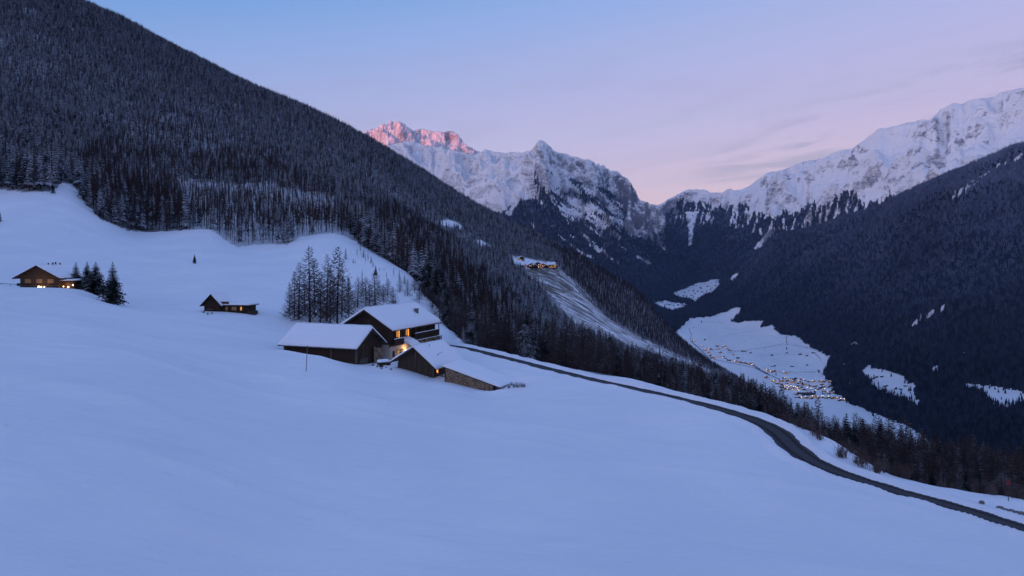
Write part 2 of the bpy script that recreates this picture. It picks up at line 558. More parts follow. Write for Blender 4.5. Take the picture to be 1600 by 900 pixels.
def m_mountain(name, forest_hi=(.010, .014, .018), rock=(.165, .17, .20), rsc=.006, bs=.75):
    t = NT(name); g = t.n('ShaderNodeNewGeometry'); p = g.outputs['Position']
    fo = t.n('ShaderNodeAttribute', attribute_name='forest').outputs['Fac']
    rk = t.n('ShaderNodeAttribute', attribute_name='rock').outputs['Fac']
    n1 = t.noise(rsc, 9, .68, t.map(p, (1, .7, 1.6)), .6)
    n2 = t.noise(rsc * 6, 6, .65, p)
    rd = t.n('ShaderNodeTexNoise', noise_type='RIDGED_MULTIFRACTAL'); rd.inputs['Scale'].default_value = rsc * .9; rd.inputs['Detail'].default_value = 7; rd.inputs['Roughness'].default_value = .62
    t.l(t.map(p, (1, .6, 1)), rd.inputs['Vector'])
    bmp = t.bump(t.math('ADD', t.math('MULTIPLY', rd.outputs[0], .30), t.math('MULTIPLY_ADD', n2, .3, n1)), 55.0 * .006 / rsc, bs)
    sx = t.n('ShaderNodeSeparateXYZ'); t.l(bmp, sx.inputs[0])
    steep = t.math('SUBTRACT', 1.0, sx.outputs[2])
    rk = t.math('ADD', rk, t.math('MULTIPLY', t.math('SUBTRACT', n2, .5), 1.1))
    f = t.math('ADD', t.math('MULTIPLY', rk, 1.0), t.math('MULTIPLY', t.math('SUBTRACT', n1, .5), 1.3))
    f = t.math('ADD', f, t.math('MULTIPLY', steep, .75))
    f = t.mr(f, .66, .86)
    rc = t.mix(n2, tuple(c * .65 for c in rock), tuple(c * 1.5 for c in rock))
    c = t.mix(f, t.mix(t.mr(n1, .3, .7), (.86, .87, .90), (.90, .91, .93)), rc)
    n3 = t.noise(.03, 5, .75, p)
    ff = t.mr(t.math('MULTIPLY_ADD', t.math('SUBTRACT', n3, .5), 1.3, fo), .42, .6)
    fc = t.mix(t.mr(n3, .45, .75), forest_hi, (.035, .045, .06))
    t.col(t.mix(ff, c, fc)); t.rough(.8)
    return t.m


def m_wood(name, c1, c2, sc=(1, 1, 14), boards=True):
    t = NT(name); o = t.obj()
    n = t.noise(2.5, 5, .65, t.map(o, sc))
    w_ = t.noise(.45, 3, .5, o)
    c = t.mix(n, c1, c2)
    c = t.mix(t.mr(w_, .5, .8), c, tuple(x * .55 for x in c1))
    t.col(c); t.rough(.8)
    t.bump(n, .03, .8)
    return t.m


def m_planks(name, c1, c2, axis='h', wd=.22):
    """weathered boarding, joints recessed"""
    t = NT(name); o = t.obj()
    s = t.n('ShaderNodeSeparateXYZ'); t.l(o, s.inputs[0])
    if axis == 'h': v = s.outputs[2]
    else: v = t.math('ADD', s.outputs[0], s.outputs[1])
    k = t.math('DIVIDE', v, wd)
    fr = t.math('FRACT', k); fl = t.math('FLOOR', k)
    wn = t.n('ShaderNodeTexWhiteNoise', noise_dimensions='1D'); t.l(fl, wn.inputs['W'])
    joint = t.mr(t.math('ABSOLUTE', t.math('SUBTRACT', fr, .5)), .40, .5)
    n = t.noise(3, 4, .6, t.map(o, (1, 1, 12) if axis == 'h' else (8, 8, .8)))
    c = t.mix(wn.outputs[0], c1, c2)
    c = t.mix(t.mr(n, .35, .75), c, tuple(q * 1.6 for q in c2))
    c = t.mix(joint, c, tuple(q * .25 for q in c1))
    t.col(c); t.rough(.85)
    t.bump(t.math('SUBTRACT', n, t.math('MULTIPLY', joint, 2.0)), .03, .9)
    return t.m


def m_simple(name, c, r=.8, nsc=None, var=.25):
    t = NT(name)
    if nsc:
        n = t.noise(nsc, 4, .6, t.obj()); t.col(t.mix(n, tuple(x * (1 - var) for x in c), tuple(min(1, x * (1 + var)) for x in c)))
        t.bump(n, .02, .5)
    else: t.col(c)
    t.rough(r)
    return t.m


def m_emit(name, c, st):
    t = NT(name); n = t.noise(2.2, 3, .6, t.obj())
    t.col(tuple(x * .3 for x in c)); t.emit(t.mix(n, tuple(x * .45 for x in c), c), st); t.rough(.4)
    return t.m


def m_tree(name, c1, c2, snow_amt, c3=None, nsc=.5, thr=(.30, .62)):
    """needles or twigs with snow lying on the faces that look up"""
    t = NT(name); g = t.n('ShaderNodeNewGeometry'); p = g.outputs['Position']
    oi = t.n('ShaderNodeObjectInfo').outputs['Random']
    c = t.mix(oi, c1, c2)
    if c3: c = t.mix(t.mr(oi, .6, .9), c, c3)
    s = t.n('ShaderNodeSeparateXYZ'); t.l(g.outputs['True Normal'], s.inputs[0])
    up = t.math('ABSOLUTE', s.outputs[2])
    n = t.noise(nsc, 3, .6, p)
    rnd = t.math('MULTIPLY_ADD', t.math('FRACT', t.math('MULTIPLY', oi, 7.13)), .24, -.12)
    f = t.math('ADD', t.math('MULTIPLY', up, .45), t.math('ADD', n, rnd))
    f = t.mr(f, thr[0] + .55, thr[1] + .45)
    f = t.math('MULTIPLY', f, snow_amt)
    t.col(t.mix(f, c, (.72, .75, .82))); t.rough(.85)
    t.b.inputs['Specular IOR Level'].default_value = 0.05
    return t.m


def m_asphalt():
    t = NT('wet_asphalt'); p = t.pos()
    n = t.noise(.9, 6, .65, t.map(p, (1, 1, 1)))
    n2 = t.noise(.18, 3, .5, p)
    tk = t.mr(t.math('ABSOLUTE', t.math('SUBTRACT', t.n('ShaderNodeAttribute', attribute_name='edge').outputs['Fac'], .30)), .05, .2, 0, 1)
    c = t.mix(n, (.022, .020, .021), (.055, .051, .052)); c = t.mix(t.math('MULTIPLY', tk, .5), c, (.10, .10, .115))
    c = t.mix(t.mr(n2, .58, .75, 0, .5), c, (.07, .07, .08))
    cd = t.n('ShaderNodeAttribute', attribute_name='edge').outputs['Fac']
    ff = t.mr(t.math('MULTIPLY_ADD', t.math('SUBTRACT', n, .5), .9, cd), .72, .95)
    t.col(t.mix(ff, c, (.6, .62, .68))); t.rough(.85); t.b.inputs['Specular IOR Level'].default_value = .06
    t.bump(t.noise(25, 3, .6, p), .01, .5)
    return t.m


M['snow'] = m_snow()
M['roof_snow'] = m_roof_snow()
M['hill'] = m_hill()
M['mount'] = m_mountain('alpine_face')
M['mount_smooth'] = m_mountain('snowy_ridge_face', bs=.38)
M['mount_far'] = m_mountain('rocky_summit', rock=(.24, .17, .15), rsc=.004)
M['planks_dark'] = m_planks('dark_boards', (.022, .014, .010), (.045, .028, .018), 'h')
M['planks_v'] = m_planks('dark_upright_boards', (.034, .024, .018), (.070, .050, .036), 'v', .2)
M['planks_warm'] = m_planks('brown_boards', (.06, .034, .019), (.10, .058, .032), 'h', .18)
M['wood'] = m_wood('dark_beam', (.028, .018, .012), (.06, .038, .024))
M['wood_grey'] = m_wood('grey_timber', (.07, .06, .055), (.14, .12, .10))
M['plaster'] = m_simple('cream_plaster', (.48, .40, .33), .9, 1.2, .12)
M['frame'] = m_simple('window_frame_wood', (.09, .05, .028), .6, 6)
M['metal'] = m_simple('dark_metal', (.03, .03, .034), .5)
M['stone'] = m_simple('grey_stone', (.16, .15, .15), .9, 1.5)
M['glass_dark'] = m_simple('unlit_glass', (.02, .024, .03), .15)
M['glass_warm'] = m_emit('lit_window_glass', (1.0, .46, .15), .85)
M['glass_orange'] = m_emit('orange_lit_glass', (1.0, .34, .04), 2.2)
M['lamp'] = m_emit('lamp_globe', (1.0, .72, .38), 9.0)
M['log_end'] = m_simple('cut_log_end', (.36, .25, .17), .85, 3.0, .35)
M['bark'] = m_simple('log_bark', (.05, .035, .025), .9, 5)
M['asphalt'] = m_asphalt()
M['trunk'] = m_simple('tree_bark', (.035, .024, .022), .9, 2)
M['spruce'] = m_tree('spruce_needles', (.008, .014, .013), (.016, .023, .020), .36)
M['spruce_far'] = m_tree('snowy_spruce_needles', (.008, .013, .018), (.020, .030, .042), .42, (.036, .030, .030), .30, (.10, .50))
M['larch'] = m_tree('larch_twigs', (.058, .043, .044), (.090, .068, .068), .40)
M['larch_far'] = m_tree('bare_larch_twigs', (.046, .029, .026), (.072, .048, .044), .16, None, .3)
M['shrub'] = m_tree('bare_shrub_twigs', (.09, .062, .058), (.13, .095, .09), .45)
M['red'] = m_simple('red_enamel', (.25, .03, .03), .4)
M['house_far'] = m_simple('far_house_wood', (.055, .036, .026), .9, .3)
M['house_far_plaster'] = m_simple('far_house_plaster', (.34, .30, .27), .9, .3)
M['glass_far'] = m_emit('far_lit_window', (1.0, .52, .24), 1.5)
M['frost'] = m_simple('hoar_frost_twigs', (.45, .45, .5), .8)

# ------------------------------------------------------------------ near land: meadow and hillside, one sheet of heights
EDGE_PY = [(-900, 270), (-300, 285), (0, 297), (40, 303), (85, 300), (97, 286), (112, 288), (130, 315), (160, 345), (200, 361), (240, 362), (330, 359), (350, 374), (372, 387), (400, 384), (450, 383), (468, 371), (530, 367), (556, 378)]
EDGE_Y = [(557, 395), (600, 362), (650, 316), (690, 262), (704, 215), (720, 190), (760, 172), (790, 163), (875, 150), (956, 139), (1038, 130), (1120, 123), (1200, 116), (1255, 109), (1297, 103), (1345, 98), (1377, 96), (1426, 95), (1490, 93), (1555, 90), (1600, 88), (2600, 84)]
_ep = np.arange(-1400, 2700, 4.0)
_Ys = np.concatenate([np.arange(300, 520, 3.0)])
_PX, _YY = np.meshgrid(_ep, _Ys)
_g = GS.py(_PX, _YY)
_tgt = np.interp(_ep, *zip(*EDGE_PY))
edgeY = np.full(len(_ep), 430.0)
for i in range(len(_ep)):
    k = np.nonzero(_g[:, i] < _tgt[i])[0]
    edgeY[i] = _Ys[k[0]] if len(k) else 500
edgeY = np.where(_ep > 556, np.interp(_ep, *zip(*EDGE_Y)), edgeY)
edgeY = np.where(_ep < -600, 430, edgeY)


def edge_at(px):
    return np.interp(px, _ep, edgeY)


HAMLET = [(797, 400), (815, 402), (868, 411), (874, 417), (868, 421), (806, 418)]
CLEAR = [HAMLET,
         [(684, 348), (700, 343), (712, 346), (726, 358), (706, 357)],
         [(738, 376), (748, 374), (768, 384), (756, 385)],
         [(775, 340), (800, 350), (812, 357), (797, 354)],
         [(866, 462), (900, 452), (925, 475), (950, 501), (1005, 530), (1060, 556), (1128, 586), (1100, 590), (1040, 566), (1000, 548), (972, 540), (935, 522), (902, 512), (884, 488)]]
BARE = [[(808, 418), (872, 418), (912, 455), (948, 497), (1000, 527), (960, 520), (900, 500), (862, 462)]]


def build_ground():
    px = np.concatenate([np.arange(-1000, -40, 24.0), np.arange(-40, 1660, 3.4), np.arange(1660, 2500, 24.0)])
    Y = np.concatenate([np.arange(12, 60, 1.6), np.arange(60, 72, .8), np.arange(72, 135, .42), np.arange(135, 185, .6), np.arange(185, 260, 1.6), np.arange(260, 520, 4.0), np.geomspace(520, 2900, 150)])
    PX, YY = np.meshgrid(px, Y)
    Z = ground(PX, YY)
    X = (PX - 800) / FPX * YY
    V = np.stack([X, YY, Z], -1).reshape(-1, 3)
    nr, nc = PX.shape
    idx = np.arange(nr * nc).reshape(nr, nc)
    F = np.stack([idx[:-1, :-1], idx[:-1, 1:], idx[1:, 1:], idx[1:, :-1]], -1).reshape(-1, 4)
    global VG
    VG = (px, Y, np.maximum.accumulate(Z / YY, 0))
    PYv = HOR - FPX * Z / YY
    fx = (PX[:-1, :-1] + PX[1:, 1:]).ravel() / 2; fy = (YY[:-1, :-1] + YY[1:, 1:]).ravel() / 2
    forest = fy > edge_at(fx)
    jit = 8 * perlin(X / 25, YY / 25, 2) + 5 * perlin(X / 8, YY / 8, 3)
    vf = ((YY + jit) > edge_at(PX) + 2)
    fpx = PX + 3 * perlin(X / 30, YY / 30, 8); fpy = PYv + 2 * perlin(X / 30 + 9, YY / 30, 9)
    clr = np.zeros(PX.shape, bool)
    for c in CLEAR: clr |= in_poly(fpx, fpy, c)
    clr &= YY > 500
    bare = np.zeros(PX.shape, bool)
    for c in BARE: bare |= in_poly(fpx, fpy, c)
    bare &= YY > 600
    slide = in_poly(PX, PYv, CLEAR[4]) & (YY > 600)
    fv = (vf & ~clr & ~bare).astype(np.float32).ravel()
    # pale strip of snow among the lowest trunks
    pale = in_poly(PX + 9 * perlin(X / 12, YY / 30, 77), PYv + 14 * perlin(X / 25, YY / 60, 78), [(270, 282), (430, 288), (520, 312), (560, 378), (470, 390), (340, 390), (300, 365)]) & (YY > 350)
    fv = np.where(pale.ravel(), fv * .55, fv)
    bv = (np.maximum(bare * (.62 + .4 * perlin(X / 30, YY / 14, 91)) * (1 - .25 * slide), slide * (.46 + .25 * perlin(X / 30, YY / 14, 92)))).astype(np.float32).ravel()
    for name, sel in (('snow_meadow', ~forest), ('hillside', forest)):
        Fs = F[sel]
        used, inv = np.unique(Fs, return_inverse=True)
        me = np_mesh(name, V[used], inv.reshape(-1, 4))
        for an, arr in (('forest', fv), ('bare', bv)):
            at = me.attributes.new(an, 'FLOAT', 'POINT'); at.data.foreach_set('value', arr[used])
        o = link(name, me, None, [M['snow'] if name == 'snow_meadow' else M['hill']])
        tag(o, kind='structure', label={'snow_meadow': 'smooth untouched snow meadow sloping down around the farm', 'hillside': 'steep snowy mountainside under the conifer wood on the left'}[name])
    # the same slope carried on behind and beside the camera
    gx = np.linspace(-900, 900, 61); gy = np.linspace(-900, 44, 48)
    GX, GY = np.meshgrid(gx, gy)
    base = ground(np.full((1, 1), 800.0), np.full((1, 1), 46.0))[0, 0]
    GZ = base - 1.2 - 0.13 * GX * (np.abs(GX) < 2000) + 3 * fbm(GX / 120, GY / 120, 3, 6) * sstep(60, 300, np.hypot(GX, GY))
    GZ = np.where(np.abs(GX) < 90, base - 1.0 - 0.13 * GX - .02 * np.abs(GX), GZ) - 0.0008 * np.minimum(0, GY) ** 2 * 0.02
    Vb = np.stack([GX, GY, GZ], -1).reshape(-1, 3)
    ii = np.arange(GX.size).reshape(GX.shape)
    Fb = np.stack([ii[:-1, :-1], ii[:-1, 1:], ii[1:, 1:], ii[1:, :-1]], -1).reshape(-1, 4)
    o = link('snowfield', np_mesh('snowfield', Vb, Fb), None, [M['snow']]); tag(o, kind='structure')


build_ground()


def build_road():
    n = len(ROAD)
    V = []; E = []
    m = 9
    for i in range(n):
        a = ROAD[max(i - 1, 0)]; b = ROAD[min(i + 1, n - 1)]
        t = np.array([b[0] - a[0], b[1] - a[1]]); t /= np.linalg.norm(t)
        nx, ny = -t[1], t[0]
        x, y, z = ROAD[i]
        for k in range(m):
            s = (k / (m - 1) - .5) * 2
            V.append((x + nx * s * 2.0, y + ny * s * 2.0, z - .03 + .03 * (1 - s * s))); E.append(abs(s) ** 1.5)
    idx = np.arange(n * m).reshape(n, m)
    F = np.stack([idx[:-1, :-1], idx[:-1, 1:], idx[1:, 1:], idx[1:, :-1]], -1).reshape(-1, 4)
    me = np_mesh('road', np.array(V), F)
    at = me.attributes.new('edge', 'FLOAT', 'POINT'); at.data.foreach_set('value', np.array(E, np.float32))
    o = link('road', me, None, [M['asphalt']])
    tag(o, kind='structure', label='narrow cleared asphalt road curving along the edge of the meadow')


build_road()

# ------------------------------------------------------------------ valley and the dark wooded flank on the right
A_PTS = [(900, 640, 2600), (900, 560, 3500), (900, 520, 4300), (900, 480, 5600), (900, 440, 7500),
         (1050, 640, 2600), (1050, 564, 3500), (1050, 520, 4300), (1050, 493, 5200), (1045, 473, 6200), (1045, 468, 6500), (1050, 445, 7500),
         (1100, 643, 2600), (1100, 566, 3500), (1100, 520, 4300), (1100, 493, 5100), (1075, 488, 5500), (1100, 465, 6200), (1090, 450, 6800), (1110, 441, 7100), (1100, 430, 7700),
         (1140, 505, 4800), (1155, 483, 5100), (1145, 432, 6300), (1150, 460, 5600), (1170, 412, 6050), (1130, 440, 6300),
         (1200, 690, 2150), (1200, 630, 2717), (1200, 578, 3300), (1200, 534, 4000), (1200, 510, 4450), (1200, 480, 4800), (1200, 430, 5200), (1215, 370, 5650), (1200, 420, 6500),
         (1300, 730, 1900), (1300, 650, 2500), (1300, 603, 2950), (1298, 561, 3500), (1300, 520, 3900), (1300, 450, 4400), (1300, 400, 4700), (1300, 355, 5000), (1300, 400, 5900),
         (1400, 780, 1650), (1400, 690, 2170), (1400, 655, 2380), (1400, 600, 2700), (1400, 560, 2950), (1400, 500, 3350), (1400, 420, 3900), (1400, 317, 4600), (1400, 360, 5500),
         (1500, 800, 1560), (1500, 700, 2080), (1500, 280, 4300), (1500, 262 + 60, 5100),
         (1600, 850, 1400), (1600, 750, 1800), (1600, 690, 2080), (1600, 620, 2450), (1600, 520, 2900), (1600, 430, 3300), (1600, 334, 3700), (1600, 242, 4100), (1600, 290, 4900),
         (1900, 800, 1700), (1900, 700, 2100), (1900, 600, 2500), (1900, 300, 3500), (1900, 80, 4100), (1900, 130, 4900),
         (2400, 800, 1700), (2400, 650, 2100), (2400, 400, 2900), (2400, 100, 3600), (2400, -60, 4100), (2400, 0, 4900)]


class SurfA(Surf):
    SL = 8.0


GA = SurfA(A_PTS, 2e-3)
VALLEY = [(1040, 530), (1058, 516), (1078, 497), (1110, 495), (1152, 479), (1158, 481), (1158, 489), (1142, 502), (1150, 504), (1176, 500), (1194, 501), (1190, 511), (1211, 507), (1211, 516), (1222, 523), (1246, 525), (1260, 536), (1272, 545), (1298, 557), (1294, 572), (1286, 584), (1298, 600),
          (1304, 612), (1330, 632), (1380, 650), (1420, 668), (1470, 700), (1500, 730), (1200, 800), (1000, 700)]
A_CLEAR = [VALLEY,
           [(1345, 580), (1356, 569), (1366, 574), (1383, 578), (1400, 584), (1414, 591), (1429, 600), (1430, 612), (1436, 634), (1417, 626), (1400, 620), (1386, 616), (1370, 609), (1360, 597)],
           [(1500, 599), (1520, 600), (1544, 602), (1570, 607), (1610, 611), (1680, 618), (1680, 632), (1600, 624), (1576, 638), (1550, 631), (1538, 614)],
           [(1421, 508), (1432, 500), (1437, 505), (1427, 511)], [(1436, 500), (1452, 489), (1466, 479), (1482, 470), (1480, 476), (1460, 490), (1446, 499)],
           [(1320, 540), (1335, 536), (1346, 534), (1340, 541)], [(1456, 573), (1464, 570), (1469, 582), (1460, 582)], [(1500, 552), (1508, 549), (1507, 555)], [(1512, 553), (1520, 551), (1518, 556)],
           [(1394, 541), (1398, 540), (1397, 546)], [(1315, 566), (1322, 568), (1318, 575)], [(1324, 596), (1330, 598), (1327, 612)],
           [(1016, 468), (1030, 466), (1050, 472), (1070, 474), (1076, 478), (1062, 485), (1050, 487), (1036, 482), (1022, 477)],
           [(1048, 460), (1060, 452), (1078, 446), (1090, 442), (1106, 440), (1112, 434), (1126, 437), (1126, 446), (1114, 458), (1100, 462), (1086, 474), (1078, 468), (1062, 466)],
           [(1140, 434), (1150, 424), (1157, 428), (1150, 436), (1142, 441)],
           [(1480, 309), (1500, 298), (1534, 279), (1530, 285), (1500, 304)], [(1462, 317), (1470, 312), (1468, 318)], [(1540, 268), (1598, 240), (1598, 244), (1560, 262)], [(1506, 290), (1550, 264), (1550, 268), (1512, 290)],
           [(984, 445), (998, 448), (994, 452), (986, 451)],
           ]


def groundA(px, Y):
    z = GA.z(px, Y)
    x = (px - 800) / FPX * Y
    p = GA.py(px, Y)
    val = in_poly(px, p, VALLEY)
    hill = sstep(0, 1, (-480 + 0.035 * (Y - 2500) + 60 < z) * 1.0)
    hill = sstep(-460, -330, z - 0.05 * np.maximum(Y - 2500, 0))
    a = x * .8 - Y * .6; b = x * .6 + Y * .8
    n = fbm(a / 1100 + 4, b / 420, 2, 61) * 46 + ridged(a / 700, b / 260, 4, 60) * 30 - 22
    z = z + hill * n * (1 - sstep(4600, 5200, Y) * .4) + 3 * perlin(x / 260, Y / 300, 66)
    return z


def sheet(name, fn, px, Y, mats, label, attrs):
    PX, YY = np.meshgrid(px, Y) if px.ndim == 1 else (px, Y)
    Z = fn(PX, YY)
    X = (PX - 800) / FPX * YY
    V = np.stack([X, YY, Z], -1).reshape(-1, 3)
    nr, nc = PX.shape
    idx = np.arange(nr * nc).reshape(nr, nc)
    F = np.stack([idx[:-1, :-1], idx[:-1, 1:], idx[1:, 1:], idx[1:, :-1]], -1).reshape(-1, 4)
    me = np_mesh(name, V, F)
    PY = HOR - FPX * Z / YY
    for an, arr in attrs(PX, PY, X, YY, Z).items():
        at = me.attributes.new(an, 'FLOAT', 'POINT'); at.data.foreach_set('value', arr.astype(np.float32).ravel())
    o = link(name, me, None, mats)
    tag(o, kind='structure', label=label)
    return o, (PX, YY, Z, PY)


def clearA(px, py, X=None, Y=None):
    if X is not None:
        px = px + 3.6 * perlin(X / 34, Y / 50, 8) + 2 * perlin(X / 14, Y / 20, 18); py = py + 2.2 * perlin(X / 40 + 9, Y / 60, 9) + 1.2 * perlin(X / 14, Y / 20, 19)
    c = np.zeros(np.shape(px), bool)
    for q in A_CLEAR: c |= in_poly(px, py, q)
    return c


def attrA(PX, PY, X, Y, Z):
    c = clearA(PX, PY, X, Y)
    # field edges and hedges across the valley meadow
    f = (~c) * 1.0
    return {'forest': f, 'rock': np.zeros_like(f)}


pxA = np.concatenate([np.arange(880, 1640, 3.0), np.arange(1640, 2400, 16.0)])
YA = np.concatenate([np.geomspace(1400, 7700, 330)])
valley_obj, GRID_A = sheet('valley', groundA, pxA, YA, [M['mount']], 'broad valley floor and dark wooded slope on the right', attrA)


def steepness(X, Y, Z):
    g = [np.gradient(a, axis=ax) for ax in (0, 1) for a in (X, Y, Z)]
    n = np.cross(np.stack(g[:3], -1), np.stack(g[3:], -1)); return np.abs(n[..., 2]) / (np.linalg.norm(n, axis=-1) + 1e-9), n[..., 0] / (np.linalg.norm(n, axis=-1) + 1e-9) * -np.sign(n[..., 2])


def knots(px, cols, n_rows):
    """cols: [(px, [(Y, py), ...])] -> grids of px, Y and base py"""
    K = len(cols[0][1]); C = np.array([c[0] for c in cols], float)
    tt = np.linspace(0, K - 1, n_rows)
    k0 = np.minimum(tt.astype(int), K - 2); fr = tt - k0
    Yk = np.array([[q[0] for q in c[1]] for c in cols], float); Pk = np.array([[q[1] for q in c[1]] for c in cols], float)
    Yi = np.stack([np.interp(px, C, Yk[:, k]) for k in range(K)]); Pi = np.stack([np.interp(px, C, Pk[:, k]) for k in range(K)])
    Y = Yi[k0] * (1 - fr)[:, None] + Yi[k0 + 1] * fr[:, None]
    P = Pi[k0] * (1 - fr)[:, None] + Pi[k0 + 1] * fr[:, None]
    return np.tile(px, (n_rows, 1)), Y, P


def mountain(name, px, cols, sky, rows, noise, mats, label, attrs, rough=0.0):
    rough = 1.0 * sstep(900, 950, px)[None, :] * sstep(1020, 990, px)[None, :] if name == 'mountain' else 1.2 if name == 'mountain_summit' else 0.0
    PX, Y, P = knots(px, cols, rows)
    Z0 = -(P - HOR) / FPX * Y
    X = (PX - 800) / FPX * Y
    Z = Z0 + noise(X, Y, Z0, PX, P)
    tgt = (HOR - np.interp(px, *zip(*sky))) / FPX
    for _ in range(2):
        ang = Z / Y
        k = ang.argmax(0)
        cur = ang.max(0)
        dlt = tgt - cur
        zb = Z0[0][None, :]; zt = np.take_along_axis(Z0, k[None, :], 0)
        wgt = np.clip((Z0 - zb) / (zt - zb + 1), 0, 1) ** 1.5
        Z = Z + dlt[None, :] * Y * wgt
    Z = Z + 9 * fbm(X / 70, Y / 90, 4, 160, .65) + (11 if name != 'mountain_ridge' else 6) * (ridged(X / 130, Y / 200, 4, 164, .6) - .9) + rough * 9 * ridged(X / 60, Y / 60, 3, 161)
    def fn(a, b): return Z
    return sheet(name, fn, PX, Y, mats, label, attrs)


# ---- pale right-hand ridge
SKY_B = [(960, 352), (1000, 330), (1024, 321), (1034, 318), (1048, 309), (1060, 303), (1074, 297), (1086, 295), (1100, 296), (1112, 301), (1122, 302), (1132, 298), (1140, 295), (1148, 298), (1162, 295), (1180, 284), (1198, 270), (1225, 265), (1252, 253), (1285, 248), (1310, 236),
         (1332, 232), (1352, 217), (1372, 201), (1392, 199), (1426, 189), (1433, 189), (1440, 186), (1452, 187), (1470, 172), (1486, 161), (1500, 163), (1520, 155), (1550, 152), (1562, 146), (1575, 141), (1600, 137), (1800, 90), (2500, 20)]
B_COLS = [(940, [(6900, 500), (7500, 470), (8300, 420), (9100, 380), (9900, 352), (10600, 400)]),
          (1000, [(6900, 500), (7500, 465), (8200, 410), (8900, 360), (9700, 330), (10500, 390)]),
          (1090, [(6900, 490), (7400, 450), (8000, 400), (8600, 345), (9300, 296), (10200, 360)]),
          (1200, [(6200, 470), (6800, 420), (7400, 370), (8000, 320), (8500, 271), (9400, 330)]),
          (1330, [(5600, 440), (6100, 380), (6600, 330), (7100, 280), (7600, 233), (8500, 290)]),
          (1450, [(5300, 400), (5700, 340), (6200, 285), (6700, 235), (7100, 190), (8000, 240)]),
          (1600, [(4900, 360), (5300, 300), (5700, 245), (6200, 190), (6600, 140), (7500, 190)]),
          (1900, [(4700, 280), (5000, 220), (5400, 165), (5800, 120), (6200, 80), (7000, 130)]),
          (2400, [(4700, 250), (5000, 190), (5400, 130), (5800, 80), (6200, 30), (7000, 80)])]
BND_B = [(940, 370), (1000, 352), (1037, 335), (1060, 318), (1075, 314), (1100, 316), (1120, 322), (1160, 322), (1180, 330), (1202, 338), (1230, 336), (1262, 325), (1300, 312), (1337, 296), (1352, 318), (1420, 300), (2500, 200)]


def noiseB(X, Y, Z0, PX, P):
    a = X * .86 - Y * .5; b = X * .5 + Y * .86           # gullies run down towards the viewer and to the left
    env = 0.35 + sstep(-300, 300, Z0)
    u = PX * 1.0
    return env * (ridged(a / 1500 + .3, b / 900, 6, 71, .55) * 150 - 130 + ridged(a / 420, b / 240, 4, 75, .55) * 42 - 35 + 60 * fbm(X / 900, Y / 900, 3, 79))


def attrB(PX, PY, X, Y, Z):
    b = np.interp(PX, *zip(*BND_B))
    n = fbm(X / 190, Y / 420, 4, 81) * 14 + perlin(PX / 9, PY / 60, 83) * 9 + perlin(PX / 3.3, PY / 15, 84) * 11 + perlin(PX / 1.7, PY / 8, 85) * 7
    f = sstep(-5, 7, PY - b + n)
    gul = in_poly(PX, PY, [(1204, 356), (1213, 358), (1196, 378), (1182, 392), (1177, 388)]) | in_poly(PX + 2 * perlin(Y / 90, X / 90, 3), PY, [(1070, 330), (1092, 330), (1084, 356), (1080, 385), (1076, 383), (1076, 356)])
    rib = perlin(PX / 5 + PY / 18, PY / 40, 91) + .5 * perlin(PX / 2, PY / 12, 92) > .20
    f = np.where(gul | (rib & (PY - b < 34)), 0, f)
    nz, nx = steepness(X, Y, Z)
    p1, p2 = np.percentile(nz, (6, 32))
    rk = -.26 + .44 * sstep(p2, p1, nz) + .12 * sstep(.1, .6, fbm(X / 500, Y / 700, 3, 84))
    rk = rk + .25 * sstep(-6, 30, PY - b)
    rk = rk + .22 * sstep(1130, 1030, PX)
    return {'forest': f, 'rock': rk}


pxB = np.concatenate([np.arange(940, 1620, 1.9), np.arange(1620, 2400, 16.0)])
oB, GRID_B = mountain('mountain_ridge', pxB, B_COLS, SKY_B, 250, noiseB, [M['mount_smooth']], 'long snow covered ridge rising to the right edge of the view', attrB)

# ---- central mountain
SKY_C = [(440, 262), (560, 250), (590, 234), (610, 226), (640, 219), (655, 224), (668, 230), (690, 228), (705, 234), (722, 238), (742, 241), (760, 234), (780, 238), (800, 238), (818, 238), (828, 235), (836, 227), (843, 219), (851, 221), (857, 226), (864, 233), (874, 238), (885, 241), (900, 246), (915, 249),
         (925, 252), (930, 257), (942, 259), (952, 266), (964, 268), (972, 276), (982, 280), (988, 292), (995, 302), (1000, 312), (1012, 317), (1024, 321), (1034, 330), (1050, 352), (1080, 395), (1110, 430)]
C_COLS = [(440, [(6900, 420), (7400, 380), (7900, 340), (8400, 300), (8900, 258), (9800, 300)]),
          (600, [(6900, 400), (7400, 360), (7900, 315), (8400, 272), (9000, 230), (9900, 270)]),
          (700, [(6800, 400), (7300, 355), (7800, 315), (8400, 272), (9000, 232), (9900, 270)]),
          (760, [(6300, 430), (6800, 380), (7300, 330), (8000, 282), (8800, 238), (9700, 280)]),
          (840, [(5600, 440), (6200, 385), (6800, 325), (7500, 275), (8300, 222), (9300, 280)]),
          (920, [(5500, 460), (6100, 410), (6700, 355), (7400, 305), (8100, 250), (9000, 310)]),
          (1000, [(5900, 480), (6400, 435), (6900, 390), (7400, 350), (7900, 312), (8700, 360)]),
          (1050, [(6300, 500), (6700, 470), (7100, 435), (7500, 395), (8000, 352), (8700, 390)]),
          (1110, [(6600, 510), (6900, 490), (7200, 470), (7600, 450), (8000, 432), (8700, 450)])]
BND_C = [(440, 420), (740, 380), (760, 345), (775, 328), (798, 333), (812, 310), (833, 306), (850, 308), (875, 330), (900, 345), (920, 352), (950, 360), (1000, 368), (1030, 360), (1110, 370)]


